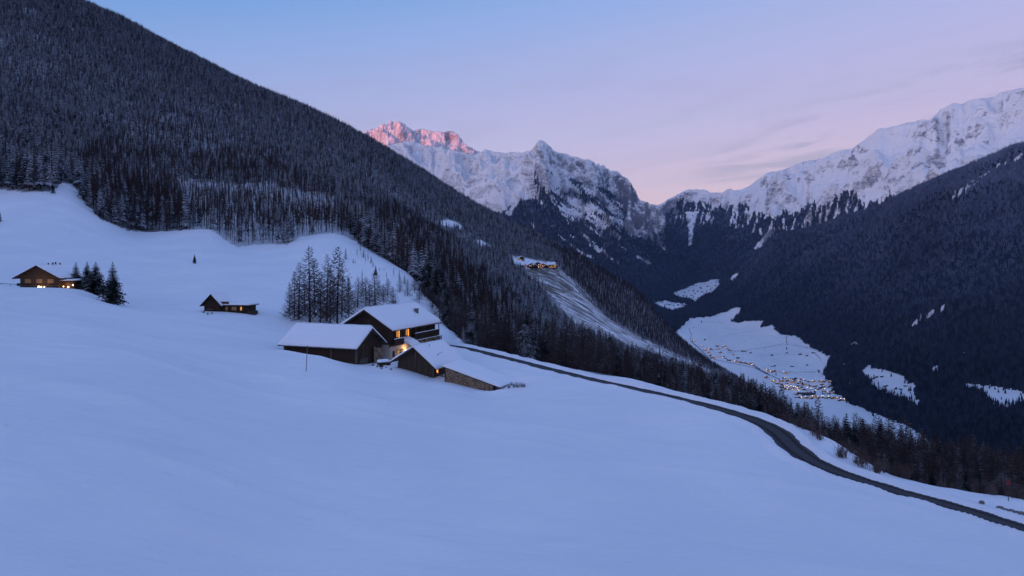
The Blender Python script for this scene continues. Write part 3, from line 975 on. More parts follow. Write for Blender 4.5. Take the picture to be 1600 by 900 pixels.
def noiseC(X, Y, Z0, PX, P):
    a = X * .62 - Y * .78; b = X * .78 + Y * .62         # spurs run down to the right
    env = 0.3 + sstep(-350, 200, Z0)
    right = sstep(880, 980, PX)
    big = ridged(a / 2300 + .6, b / 620 + .15, 5, 101, .5) * 190 - 170
    return env * (big + ridged(a / 480, b / 210, 4, 105, .6) * 46 - 40 + 45 * fbm(X / 500, Y / 500, 3, 109)) + right * env * 55 * ridged(X / 160, Y / 200, 3, 111) + env * 55 * np.exp(-((PX - np.interp(P, [222, 262, 300, 345], [846, 838, 812, 772])) / (9 + .2 * (P - 222))) ** 2) * sstep(222, 250, P) + sstep(815, 850, PX) * env * 48 * (1 - 2 * np.abs(perlin(((PX - 830) - (P - 260) * 1.45) / 15.0, (PX + P) / 90, 121)))


def attrC(PX, PY, X, Y, Z):
    b = np.interp(PX, *zip(*BND_C))
    q = (PX - 830) - (PY - 260) * 1.45                    # stripes fall to the right
    w_ = 5 * perlin(PX / 14, PY / 14, 125)
    st = perlin((q + w_) / 15.0, (PX + PY) / 90, 121) + .5 * perlin((q + w_) / 6.5, (PX + PY) / 45, 122) + .35 * perlin((q + w_) / 3.0, (PX + PY) / 16, 124)
    n = st * 20 + fbm(X / 160, Y / 260, 4, 123) * 9 + 6 * perlin(PX / 1.9, PY / 5, 126)
    left = sstep(835, 815, PX)
    f = sstep(-5, 5, PY - b + n * (1 - .6 * left))
    bd = perlin((q + w_) / 11.0 + 3, (PX + PY) / 75, 131) + .45 * perlin((q + w_) / 4.2, (PX + PY) / 30, 132) + .3 * perlin(PX / 2.2, PY / 3, 133)
    band = sstep(-.02, .14, bd) * sstep(822, 842, PX) * sstep(-4, 12, PY - (262 + .34 * np.maximum(PX - 860, 0))) 
    f = np.maximum(f, band * sstep(1000, 960, PX) * .95)
    sn = sstep(.22, .36, st) * (PY < b + 50) * (PX > 830)
    f = f * (1 - .8 * sn)
    ribl = sstep(.18, .35, perlin((PX + PY * .9) / 7, PY / 60, 135) + .4 * perlin(PX / 3, PY / 5, 136)) * left * sstep(300, 330, PY)
    f = np.where(PX > 1040, 1.0, f)
    f = np.where((PX < 835) & (PY < b + 4), np.maximum(f * .3, ribl * .6), f)
    nz, nx = steepness(X, Y, Z)
    p1, p2 = np.percentile(nz, (6, 34))
    cliff = sstep(870, 960, PX) * sstep(100, 60, PY - np.interp(PX, *zip(*SKY_C)))
    cliff = np.maximum(cliff, sstep(24, 8, np.hypot(PX - 858, (PY - 240) * .9)) * .7)
    rk = -.17 + .42 * sstep(p2, p1, nz) + .30 * cliff - .18 * sstep(840, 800, PX) + .10 * sstep(835, 880, PX) + .2 * sstep(-20, 10, PY - b)
    return {'forest': f, 'rock': rk}


pxC = np.concatenate([np.arange(440, 560, 4.0), np.arange(560, 1110, 1.7)])
oC, GRID_C = mountain('mountain', pxC, C_COLS, SKY_C, 280, noiseC, [M['mount']], 'rocky white mountain with a small pointed summit at the head of the valley', attrC)

# ---- far summit, high enough to catch the last sun
SKY_D = [(300, 300), (420, 262), (500, 245), (540, 226), (566, 211), (576, 203), (588, 201), (598, 194), (604, 195), (611, 189), (618, 191), (624, 190), (632, 195), (640, 201), (646, 206), (655, 202), (664, 203), (672, 205), (682, 206), (692, 207), (700, 205), (708, 207), (716, 212), (722, 219), (730, 228),
         (738, 232), (747, 237), (760, 245), (790, 256), (900, 270)]
D_COLS = [(300, [(10200, 330), (10700, 310), (11200, 290), (11700, 270), (12700, 330)]),
          (560, [(10000, 300), (10500, 275), (11000, 250), (11600, 215), (12600, 260)]),
          (620, [(9900, 290), (10400, 265), (10900, 235), (11600, 190), (12600, 240)]),
          (700, [(9900, 295), (10400, 270), (10900, 243), (11600, 206), (12600, 250)]),
          (760, [(9900, 300), (10400, 285), (10900, 265), (11600, 245), (12600, 280)]),
          (900, [(9900, 320), (10400, 305), (10900, 290), (11600, 270), (12600, 300)])]


def noiseD(X, Y, Z0, PX, P):
    return ridged(X / 420, Y / 900, 5, 141, .6) * 120 - 100 + ridged(X / 150, Y / 260, 4, 145, .6) * 45 - 30


pxD = np.concatenate([np.arange(300, 540, 8.0), np.arange(540, 780, 1.0), np.arange(780, 900, 6.0)])
oD, GRID_D = mountain('mountain_summit', pxD, D_COLS, SKY_D, 170, noiseD, [M['mount_far']], 'far jagged summit glowing pink in the last sun', lambda PX, PY, X, Y, Z: {'forest': PX * 0, 'rock': .16 + .3 * fbm(X / 200, Y / 200, 3, 151) + .08 * sstep(660, 720, PX)})


def build_sun_block_range():
    """unseen range added behind the camera to shade everything below the far summit"""
    n, m = 240, 22
    d = np.array([-math.sin(R(SUN_AZ)), -math.cos(R(SUN_AZ))]); s = np.array([d[1], -d[0]])
    u = np.linspace(-16000, 16000, n)
    prof = np.array([0, .12, .25, .38, .5, .62, .74, .84, .92, .97, 1, .97, .9, .82, .72, .62, .5, .4, .3, .2, .1, 0])
    off = np.linspace(-3600, 3600, m)
    U, O = np.meshgrid(u, off)
    D = 9000 + O
    X = U * s[0] + D * d[0]; Y = U * s[1] + D * d[1]
    H = 2430 + 60 * fbm(u / 900, u * 0, 4, 200)  # added sun blocker: crest height chosen for the shade line on the far summit
    Z = -520 + (H[None, :] + 520) * prof[:, None] + 120 * (ridged(X / 900, Y / 900, 4, 201) - .9) * (1 - np.abs(prof[:, None] * 2 - 1)) 
    V = np.stack([X, Y, Z], -1).reshape(-1, 3)
    idx = np.arange(n * m).reshape(m, n)
    F = np.stack([idx[:-1, :-1], idx[1:, :-1], idx[1:, 1:], idx[:-1, 1:]], -1).reshape(-1, 4)
    me = np_mesh('sun_block_range', V, F)
    at = me.attributes.new('forest', 'FLOAT', 'POINT'); at.data.foreach_set('value', (Z < 300).astype(np.float32).ravel())
    tag(link('sun_block_range', me, None, [M['mount']]), kind='structure')


build_sun_block_range()
# one great sheet of valley ground under and beyond everything
me = np_mesh('terrain', np.array([(-24000, -24000, -640), (24000, -24000, -640), (24000, 24000, -640), (-24000, 24000, -640)], float), np.array([[0, 1, 2, 3]]), False)
tag(link('terrain', me, None, [M['snow']]), kind='structure')

# ------------------------------------------------------------------ trees
def lookup(V, px, Y):
    """steepest sight line (z / Y) over the land between the camera and (px, Y)"""
    pxs, Ys, A = V
    i = np.clip(np.searchsorted(pxs, px), 0, len(pxs) - 1); j = np.clip(np.searchsorted(Ys, Y * .985) - 1, 0, len(Ys) - 1)
    return A[j, i]


VA = (pxA, YA, np.maximum.accumulate(GRID_A[2] / GRID_A[1], 0))


def pol(r, a, z): return (r * math.cos(a), r * math.sin(a), z)


def trunk_mb(H, r, rnd, n=6, segs=4, lean=.01):
    mb = MB(); P = []; Rr = []
    dx, dy = rnd.uniform(-lean, lean), rnd.uniform(-lean, lean)
    for k in range(segs + 1):
        t = k / segs
        P.append((dx * H * t * t, dy * H * t * t, H * t - .4 * (k == 0))); Rr.append(r * (1 - t * .94))
    mb.tube(P, Rr, n, 0, False)
    return mb


def spruce_crown(seed, H, Rb, tiers, per, detail, base=.08, droop=.45):
    rnd = random.Random(seed); mb = MB()
    for k in range(tiers):
        t = (k + .5) / tiers
        z = H * (base + (1 - base) * t ** .92)
        rr = Rb * (1 - t) ** .85 * rnd.uniform(.82, 1.12) + Rb * .03
        a0 = rnd.uniform(0, 6.28)
        for j in range(per):
            a = a0 + 2 * math.pi * j / per + rnd.uniform(-.25, .25)
            r = rr * rnd.uniform(.62, 1.15)
            dz = -droop * r * rnd.uniform(.7, 1.25)
            wd = r * (.42 if detail else .40) * rnd.uniform(.8, 1.3) + .05 * H / 20
            ca, sa = math.cos(a), math.sin(a)
            def pt(f, side, up=0.0): return (ca * r * f - sa * side, sa * r * f + ca * side, z + dz * f ** 1.3 + up)
            if not detail:
                o = pt(0, 0, .03 * H / 10); m1 = pt(.5, wd * .6, -.05 * r); m2 = pt(.5, -wd * .6, -.05 * r); tip = pt(1, 0)
                mid = pt(.55, 0, .08 * r)
                mb.tri(o, m1, mid); mb.tri(o, mid, m2); mb.tri(m1, tip, mid); mb.tri(mid, tip, m2)
            else:
                nseg = 4
                for q in range(nseg):
                    f0, f1 = q / nseg, (q + 1) / nseg
                    w0 = wd * (1 - f0) * .45 + .03; w1 = wd * (1 - f1) * .45 + .01
                    mb.quad(pt(f0, w0, -.05), pt(f0, -w0, -.05), pt(f1, -w1, -.05), pt(f1, w1, -.05))
                    for sd in (-1, 1):
                        L = wd * (1.25 - f0) * rnd.uniform(.8, 1.3)
                        mb.tri(pt(f0, 0, .02), pt(f0 + .16, 0, .02), pt(f0 + .30, sd * L, -.22 * L - .05))
                        mb.tri(pt(f0 + .05, sd * w0, 0), pt(f0 + .14, sd * w0, 0), pt(f0 + .2, sd * L * .5, -.55 * L - .1))
    mb.tri(pol(.12 * H / 20, 0, H * .95), pol(.12 * H / 20, 2.1, H * .95), (0, 0, H * 1.02)); mb.tri(pol(.12 * H / 20, 4.2, H * .95), pol(.12 * H / 20, 0, H * .95), (0, 0, H * 1.02))
    return mb


def larch_crown(seed, H, Rb, nb, detail, base=.14, lopsided=0.0):
    rnd = random.Random(seed); mb = MB()
    for k in range(nb):
        t = (k + rnd.random()) / nb
        z = H * (base + (1 - base) * t ** 1.0)
        prof = ((1 - t) * .97 + .04) ** .85
        a = rnd.uniform(0, 6.28) if not detail else k * 2.399 + rnd.uniform(-.5, .5)
        r = Rb * prof * rnd.uniform(.55, 1.1) * (1 + lopsided * math.cos(a - 3.3))
        ca, sa = math.cos(a), math.sin(a)
        dr = r * rnd.uniform(.30, .52) * (1 - t * .8); up = r * rnd.uniform(.18, .42)
        if not detail:
            wv = (.05 + .008 * H) * rnd.uniform(.7, 1.2)
            o = Vector((0, 0, z)); m = Vector((ca * r * .55, sa * r * .55, z - dr)); tip = Vector((ca * r, sa * r, z - dr + up * .6))
            s_ = Vector((-sa, ca, 0)) * wv; v_ = Vector((0, 0, wv * .9))
            mb.tri(o + v_, o - v_, m); mb.tri(m + s_, m - s_, tip); mb.tri(o + s_ * .5, m + v_, m - v_)
            for q in range(2):
                f = rnd.uniform(.3, .9); b = o.lerp(tip, f) - Vector((0, 0, dr * .6)); sd = rnd.choice((-1, 1))
                e = b + Vector((-sa * sd, ca * sd, -.5)) * r * .32
                mb.tri(b + v_ * .5, b - v_ * .5, e)
            continue
        n = 6; P = []
        for q in range(n + 1):
            f = q / n
            P.append(Vector((ca * r * f + rnd.uniform(-.04, .04) * r * f, sa * r * f + rnd.uniform(-.04, .04) * r * f, z - dr * math.sin(f * 2.3) * 1.1 + up * f ** 3)))
        r0 = .030 + .013 * r
        mb.tube(P, [r0 * (1 - .8 * q / n) for q in range(n + 1)], 3, 0, False)
        for q in range(1, n):
            for sd in (-1, 1):
                for rep in range(2):
                    f = rnd.random(); b = P[q].lerp(P[q + 1], f) if q < n else P[q]
                    L = r * .30 * (1.15 - q / n) * rnd.uniform(.6, 1.4) + .12
                    e = b + Vector((ca * L * .55 - sa * sd * L * .8, sa * L * .55 + ca * sd * L * .8, -L * rnd.uniform(.25, .9)))
                    h = Vector((0, 0, .050)); g = Vector((ca, sa, 0)) * .045
                    mb.tri(b + h, b - h, e); mb.tri(b + g, b - g, e)
    return mb


def far_tree(mb, x, y, z, H, r, rnd, mi=0):
    for k in range(3):
        z0 = z + H * (.02 + .28 * k); z1 = z + H * (.52 + .24 * k); rr = r * (1 - .27 * k); a0 = rnd.random() * 6
        n = 5; top = (x, y, min(z1, z + H)); ring = []
        for j in range(n * 2):
            q = rr * (1.0 if j % 2 == 0 else .55); a = a0 + math.pi * j / n
            ring.append((x + q * math.cos(a), y + q * math.sin(a), z0 - (.06 * H if j % 2 == 0 else -.02 * H)))
        for j in range(n * 2):
            mb.tri(ring[j], ring[(j + 1) % (n * 2)], top, mi)


def joined(trunk, crown, name, mt, mc):
    mb = MB(); mb.v = list(trunk.v) + list(crown.v); k = len(trunk.v)
    mb.f = list(trunk.f) + [tuple(i + k for i in f) for f in crown.f]; mb.m = [0] * len(trunk.f) + [1] * len(crown.f)
    return mb.mesh(name, [mt, mc])


TREES = {}      # kind -> list of (trunk mesh, crown mesh, joined mesh), unit height scaled later (built at 20 m)
def make_kind(kind, n, fn, mt, mc):
    out = []
    for i in range(n):
        t, c = fn(i)
        out.append((t.mesh('trunk', [mt], True), c.mesh('crown', [mc]), joined(t, c, kind, mt, mc)))
    TREES[kind] = out


make_kind('spruce', 3, lambda i: (trunk_mb(20, .26, random.Random(i)), spruce_crown(50 + i, 20, 4.0 + .4 * i, 28, 13, True, .05)), M['trunk'], M['spruce'])
make_kind('larch', 4, lambda i: (trunk_mb(20, .27, random.Random(20 + i), 6, 6, .03), larch_crown(70 + i, 20, 5.6 + .4 * i, 96, True, .12 + .03 * i)), M['trunk'], M['larch'])
make_kind('spruce_mid', 4, lambda i: (trunk_mb(20, .24, random.Random(30 + i), 4, 1), spruce_crown(150 + i, 20, 3.1 + .3 * i, 13, 9, False, .10 + .05 * i, .6)), M['trunk'], M['spruce_far'])
make_kind('larch_mid', 4, lambda i: (trunk_mb(20, .27, random.Random(40 + i), 4, 1), larch_crown(170 + i, 20, 2.7 + .2 * i, 84, False, .26 + .05 * i)), M['trunk'], M['larch_far'])


make_kind('larch_pole', 4, lambda i: (trunk_mb(20, .22, random.Random(60 + i), 4, 1, .02), larch_crown(190 + i, 20, 1.9 + .15 * i, 56, False, .36 + .05 * i)), M['trunk'], M['larch_far'])


def clump(seed, name, mats):
    rnd = random.Random(seed); mb = MB()
    for k in range(5):
        a = k * 1.2566 + rnd.uniform(-.4, .4); rr = rnd.uniform(2, 6)
        H = rnd.uniform(14, 25)
        far_tree(mb, rr * math.cos(a), rr * math.sin(a), -3, H, H * rnd.uniform(.13, .17), rnd)
    return mb.mesh(name, mats)


def m_far_trees():
    t = NT('far_wood'); g = t.n('ShaderNodeNewGeometry'); p = g.outputs['Position']
    oi = t.n('ShaderNodeObjectInfo').outputs['Random']
    s = t.n('ShaderNodeSeparateXYZ'); t.l(g.outputs['True Normal'], s.inputs[0])
    ob = t.n('ShaderNodeSeparateXYZ'); t.l(t.obj(), ob.inputs[0])
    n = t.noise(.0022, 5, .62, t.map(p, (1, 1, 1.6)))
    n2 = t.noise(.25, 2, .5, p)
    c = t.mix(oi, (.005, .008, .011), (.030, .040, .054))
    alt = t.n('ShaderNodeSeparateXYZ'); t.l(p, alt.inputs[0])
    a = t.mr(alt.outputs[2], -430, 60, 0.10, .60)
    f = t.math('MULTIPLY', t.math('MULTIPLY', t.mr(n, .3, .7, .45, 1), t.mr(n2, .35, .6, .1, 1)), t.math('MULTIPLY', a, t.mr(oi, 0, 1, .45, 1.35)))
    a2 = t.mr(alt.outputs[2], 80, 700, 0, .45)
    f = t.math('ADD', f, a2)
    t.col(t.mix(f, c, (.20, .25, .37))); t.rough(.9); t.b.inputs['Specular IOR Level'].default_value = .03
    return t.m


M['far_wood'] = m_far_trees()
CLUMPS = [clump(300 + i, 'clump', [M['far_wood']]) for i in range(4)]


def scatter(name, pts, rot, scl, idx, sources, label, cat=None):
    me = bpy.data.meshes.new(name)
    pts = np.asarray(pts, np.float32)
    me.vertices.add(len(pts)); me.vertices.foreach_set('co', pts.ravel())
    for an, arr, ty in (('rot', rot, 'FLOAT'), ('scl', scl, 'FLOAT'), ('pick', idx, 'INT')):
        at = me.attributes.new(an, ty, 'POINT'); at.data.foreach_set('value', np.asarray(arr, np.float32 if ty == 'FLOAT' else np.int32))
    o = link(name, me)
    coll = bpy.data.collections.new(name + '_kinds')
    for i, s in enumerate(sources):
        so = bpy.data.objects.new('%s_kind_%02d' % (name, i), s); coll.objects.link(so)
    ng = bpy.data.node_groups.new(name, 'GeometryNodeTree')
    ng.interface.new_socket('Geometry', in_out='INPUT', socket_type='NodeSocketGeometry')
    ng.interface.new_socket('Geometry', in_out='OUTPUT', socket_type='NodeSocketGeometry')
    N, L = ng.nodes, ng.links
    gi = N.new('NodeGroupInput'); go = N.new('NodeGroupOutput')
    iop = N.new('GeometryNodeInstanceOnPoints'); iop.inputs['Pick Instance'].default_value = True
    ci = N.new('GeometryNodeCollectionInfo'); ci.inputs['Collection'].default_value = coll; ci.inputs['Separate Children'].default_value = True; ci.inputs['Reset Children'].default_value = True
    def na(nm, ty):
        n = N.new('GeometryNodeInputNamedAttribute'); n.data_type = ty; n.inputs['Name'].default_value = nm; return n.outputs['Attribute']
    cx = N.new('ShaderNodeCombineXYZ'); L.new(na('rot', 'FLOAT'), cx.inputs[2])
    L.new(gi.outputs[0], iop.inputs['Points']); L.new(ci.outputs[0], iop.inputs['Instance'])
    L.new(na('pick', 'INT'), iop.inputs['Instance Index']); L.new(cx.outputs[0], iop.inputs['Rotation']); L.new(na('scl', 'FLOAT'), iop.inputs['Scale'])
    L.new(iop.outputs[0], go.inputs[0])
    md = o.modifiers.new('scatter', 'NODES'); md.node_group = ng
    tag(o, label, cat, None, 'stuff')
    return o


_O1 = 'first second third fourth fifth sixth seventh eighth ninth tenth eleventh twelfth thirteenth fourteenth fifteenth sixteenth seventeenth eighteenth nineteenth'.split()
_T = {2: 'twent', 3: 'thirt', 4: 'fort', 5: 'fift'}


def nth(i):
    i += 1
    if i < 20: return _O1[i - 1]
    a, b = divmod(i, 10)
    return _T[a] + ('ieth' if b == 0 else 'y-' + _O1[b - 1])


def spot(px):
    for lim, t in ((90, 'above the lit chalet'), (200, 'above the four spruces'), (300, 'above the lone meadow conifer'), (420, 'above the small cabin'), (560, 'above the larch stand'), (650, 'on the slope behind the farmhouse'), (720, 'just right of the farmhouse'),
                   (800, 'behind the start of the farm road'), (900, 'behind the upper farm road'), (1000, 'behind the straight middle of the road'), (1100, 'below the slide path, behind the road'), (1200, 'just before the road bend'), (1300, 'at the bend of the road'),
                   (1400, 'below the shrubby bank past the bend'), (1500, 'behind the lower straight of the road'), (9999, 'beside the road sign at the right edge')):
        if px < lim: return t


def plant(kind, vi, loc, H, rz, label, cat, group, parts=True, name=None):
    tr, cr, jo = TREES[kind][vi]
    nm = name or kind.replace('_mid', '').replace('_pole', '') + '_tree'
    if parts:
        t = empty(nm, loc, rz); t.scale = (H / 20,) * 3
        link('trunk', tr, t); link('crown', cr, t)
    else:
        t = link(nm, jo); t.location = loc; t.rotation_euler = (0, 0, rz); t.scale = (H / 20,) * 3
    tag(t, label, cat, group)
    return t


BROWN = [[(130, 240), (260, 180), (420, 230), (520, 330), (560, 380), (380, 390), (200, 360), (130, 320)], [(560, 330), (660, 330), (720, 400), (790, 470), (900, 590), (760, 560), (690, 470), (610, 410)],
         [(800, 350), (1000, 455), (1150, 590), (1080, 570), (960, 480), (880, 410)]]


def hill_forest():
    pts = []
    cells = [(88, 330, 4.2), (330, 800, 4.2), (800, 2320, 5.4)]
    allp = []
    for y0, y1, sp in cells:
        ys = np.arange(y0, y1, sp); xs = np.arange(-.78 * y1, .66 * y1 if y1 < 500 else .36 * y1, sp)
        X, Y = np.meshgrid(xs, ys); X = X + (rng.rand(*X.shape) - .5) * sp * .95; Y = Y + (rng.rand(*Y.shape) - .5) * sp * .95
        X, Y = X.ravel(), Y.ravel(); px = 800 + FPX * X / Y
        k = (px > -110) & (px < 1680) & (Y > edge_at(px) + 3 + 4 * perlin(X / 9, Y / 9, 50))
        allp.append(np.stack([X[k], Y[k]], 1))
    P = np.concatenate(allp); X, Y = P[:, 0], P[:, 1]; px = 800 + FPX * X / Y
    Z = ground(px, Y); py = HOR - FPX * Z / Y
    fpx = px + 3 * perlin(X / 30, Y / 30, 8); fpy = py + 2 * perlin(X / 30 + 9, Y / 30, 9)
    keep = np.ones(len(X), bool)
    for c in CLEAR: keep &= ~(in_poly(fpx, fpy, c) & (Y > 500)) | ((c is CLEAR[4]) & (rng.rand(len(X)) < .20 + .5 * perlin(X / 40, Y / 12, 57)))
    bare = np.zeros(len(X), bool)
    for c in BARE: bare |= in_poly(fpx, fpy, c)
    keep &= ~(bare & (Y > 600)) | (rng.rand(len(X)) < .26)
    pale = in_poly(px + 9 * perlin(X / 12, Y / 30, 77), py + 14 * perlin(X / 25, Y / 60, 78), [(270, 282), (430, 288), (520, 312), (560, 378), (470, 390), (340, 390), (300, 365)]) & (Y > 350)
    keep &= ~pale | (rng.rand(len(X)) < 1.1 + .6 * perlin(X / 30, Y / 30, 79))
    keep &= rng.rand(len(X)) < .93 + .55 * perlin(X / 45, Y / 45, 52) + .35 * perlin(X / 16, Y / 16, 53)
    belt = (px > 700) & (Y < 420)
    keep &= ~((Y < 150) & (rng.rand(len(X)) < .25))
    H = rng.uniform(12, 20, len(X)) * (1 - .30 * sstep(440, 650, Y) + .34 * sstep(1000, 1500, Y))
    H = np.where(belt, rng.uniform(12.0, 18.5, len(X)), H)
    d_edge = Y - edge_at(px)
    lim0 = belt; lar0 = perlin(X / 22, Y / 22, 64) > -.1
    tl = np.interp(px, [640, 700, 800, 870, 900, 1000, 1100, 1200, 1300, 1400, 1500, 1560, 1600], [380, 425, 462, 474, 500, 541, 572, 602, 636, 662, 690, 684, 676])
    tl = tl + 6 * perlin(px / 14, Y / 40, 55)
    cap = (HOR - tl) / FPX * Y - Z
    lim = ((px > 700) & (Y < 420)) | ((px > 860) & (px < 1160) & (Y < 1020))
    H = np.where(lim, np.minimum(H, np.maximum(cap, 0) * rng.uniform(.72, 1.06, len(X))), H)
    keep &= ~lim | (H > 3.6)
    H = H * np.where(lim0 & ~lar0, .72, 1.0)
    H = H * (1 + .28 * perlin(X / 38, Y / 38, 58) + .2 * perlin(X / 13, Y / 13, 59))
    H = np.where(px > 1100, H * (.55 + .45 * sstep(4, 40, d_edge)), H)
    H = np.where(pale, H * .8, H)
    H = np.where(slide_zone(px, py) & (Y > 500), H * .45, H)
    small = sstep(700, 1100, Y); H = H * (1 - .12 * small)
    vis = (Z + H) / Y > lookup(VG, px, Y) + .001
    keep &= vis & (px > -70) & (px < 1650)
    keep &= Z / Y < .36
    brown = np.zeros(len(X), bool)
    for c in BROWN: brown |= in_poly(px + 25 * perlin(X / 90, Y / 120, 60), py + 18 * perlin(X / 90 + 5, Y / 120, 61), c)
    pl = np.where(brown, .70, .14)
    pl = np.where((px > 880) & (Y > 1180), .9, pl) + .35 * perlin(X / 60, Y / 60, 63)
    pl = np.where(belt, .80 + .5 * perlin(X / 22, Y / 22, 64), pl)
    pl = np.where(pale, .88, pl)
    lar = rng.rand(len(X)) < pl
    ii = np.nonzero(keep)[0]
    X, Y, Z, H, px, py, lar, belt, pale = [a[ii] for a in (X, Y, Z, H, px, py, lar, belt, pale)]
    rot = rng.rand(len(X)) * 6.28; vi = rng.randint(0, 4, len(X))
    near = Y < 300
    # the ones that show largest become trees of their own
    show = np.clip((Z + H) / Y, -9, .32) - np.maximum(lookup(VG, px, Y), Z / Y)
    size = np.where((px > -10) & (px < 1610), show, 0) * (.5 + .5 * (H / Y))
    solo = np.zeros(len(X), bool)
    for k in (True, False):
        q = np.nonzero(lar == k)[0]; q = q[np.argsort(-size[q])][:285]; solo[q] = True
    for i in np.nonzero(solo)[0]:
        L = bool(lar[i]); b = bool(belt[i])
        kind = ('larch' if L else 'spruce') if near[i] else ('larch_pole' if L and pale[i] else 'larch_mid' if L else 'spruce_mid')
        nv = len(TREES[kind])
        sz = 'tall' if H[i] / Y[i] > .075 else 'mid-sized' if H[i] / Y[i] > .04 else 'small'
        where = 'in the wood ' + spot(px[i])
        lab = sz + (' bare brown larch ' if L else ' dark snow dusted spruce ') + where
        gr = ('larches ' if L else 'spruces ') + where
        plant(kind, int(vi[i]) % nv, (float(X[i]), float(Y[i]), float(Z[i])), float(H[i]), float(rot[i]), lab, 'larch tree' if L else 'spruce tree', gr, parts=bool(near[i] and size[i] > .025))
    r = ~solo
    src = [t[2] for t in TREES['spruce_mid']] + [t[2] for t in TREES['larch_mid']] + [t[2] for t in TREES['larch_pole']]
    pick = vi + np.where(lar, 4, 0) + np.where(lar & pale, 4, 0)
    srcn = [t[2] for t in TREES['spruce']] + [TREES['spruce'][0][2]] + [t[2] for t in TREES['larch']]
    a = r & ~near
    scatter('forest', np.stack([X, Y, Z], 1)[a], rot[a], (H / 20)[a], pick[a], src, 'dense snow dusted conifer wood covering the mountainside on the left')
    b = r & near
    scatter('woodland', np.stack([X, Y, Z], 1)[b], rot[b], (H / 20)[b], pick[b] % 8, srcn, 'mixed wood falling away below the road')
    print('hill trees', len(X), 'solo', solo.sum())


def slide_zone(px, py):
    return in_poly(px, py, CLEAR[4]) | in_poly(px, py, BARE[0])


hill_forest()


def far_forest(name, label, grid, fmask, sp, seed, vis=None, sc=1.0):
    PX, YY, Z, PY = grid
    r = np.random.RandomState(seed)
    x0, x1 = ((PX - 800) / FPX * YY).min(), ((PX - 800) / FPX * YY).max()
    ys = np.arange(YY.min(), YY.max(), sp); xs = np.arange(max(x0, -3500), min(x1, 3600), sp)
    X, Y = np.meshgrid(xs, ys); X = (X + (r.rand(*X.shape) - .5) * sp).ravel(); Y = (Y + (r.rand(*Y.shape) - .5) * sp).ravel()
    px = 800 + FPX * X / Y
    k = (px > PX.min()) & (px < min(PX.max(), 1640))
    X, Y, px = X[k], Y[k], px[k]
    # nearest grid cell of the sheet
    ci = np.clip(np.searchsorted(PX[0], px), 0, PX.shape[1] - 1)
    if np.ptp(YY[:, 0]) and np.allclose(YY[:, 0], YY[:, -1]):
        fi = np.clip(np.searchsorted(YY[:, 0], Y), 1, len(YY) - 1)
    else:
        fi = np.zeros(len(X), int)
        for c in np.unique(ci):
            m = ci == c; fi[m] = np.searchsorted(YY[:, c], Y[m])
        ok = (fi > 0) & (fi < len(YY)); X, Y, px, ci, fi = X[ok], Y[ok], px[ok], ci[ok], fi[ok]
    ya, yb = YY[fi - 1, ci], YY[fi, ci]; t = np.clip((Y - ya) / (yb - ya), 0, 1)
    z = Z[fi - 1, ci] * (1 - t) + Z[fi, ci] * t
    py = HOR - FPX * z / Y
    cum = np.maximum.accumulate(Z / YY, 0)[np.maximum(fi - 2, 0), ci]
    H = 22 * sc
    ok = fmask(px, py, X, Y, z, ci, fi) & ((z + H) / Y > cum)
    ok &= (z + H) / Y > lookup(VG, px, Y * 0 + 2900) - .002
    X, Y, z = X[ok], Y[ok], z[ok]
    n = len(X)
    scatter(name, np.stack([X, Y, z], 1), r.rand(n) * 6.28, r.uniform(.75, 1.15, n) * sc, r.randint(0, 4, n), CLUMPS, label)
    print(name, n)


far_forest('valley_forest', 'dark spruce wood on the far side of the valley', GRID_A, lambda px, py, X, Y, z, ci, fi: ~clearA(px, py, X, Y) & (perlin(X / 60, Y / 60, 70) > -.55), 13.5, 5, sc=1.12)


def attr_lookup(o, grid):
    a = np.empty(len(o.data.vertices), np.float32); o.data.attributes['forest'].data.foreach_get('value', a)
    return a.reshape(grid[0].shape)


fB = attr_lookup(oB, GRID_B); fC = attr_lookup(oC, GRID_C)
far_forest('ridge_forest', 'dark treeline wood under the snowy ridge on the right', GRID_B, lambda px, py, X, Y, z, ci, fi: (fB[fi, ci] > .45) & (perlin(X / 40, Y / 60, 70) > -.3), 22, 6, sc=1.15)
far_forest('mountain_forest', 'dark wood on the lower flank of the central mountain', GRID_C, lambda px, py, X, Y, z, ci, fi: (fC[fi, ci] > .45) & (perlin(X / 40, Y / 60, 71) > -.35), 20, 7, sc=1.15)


def locate(px, py, y0, y1, fn=ground, n=260):
    """first spot of the land seen at a bearing and dip, between two distances"""
    Y = np.geomspace(y0, y1, n); z = fn(np.full(n, float(px)), Y); a = HOR - FPX * z / Y
    k = np.nonzero(a <= py)[0]
    k = k[0] if len(k) else int(a.argmin())
    return ((px - 800) / FPX * Y[k], Y[k], z[k])


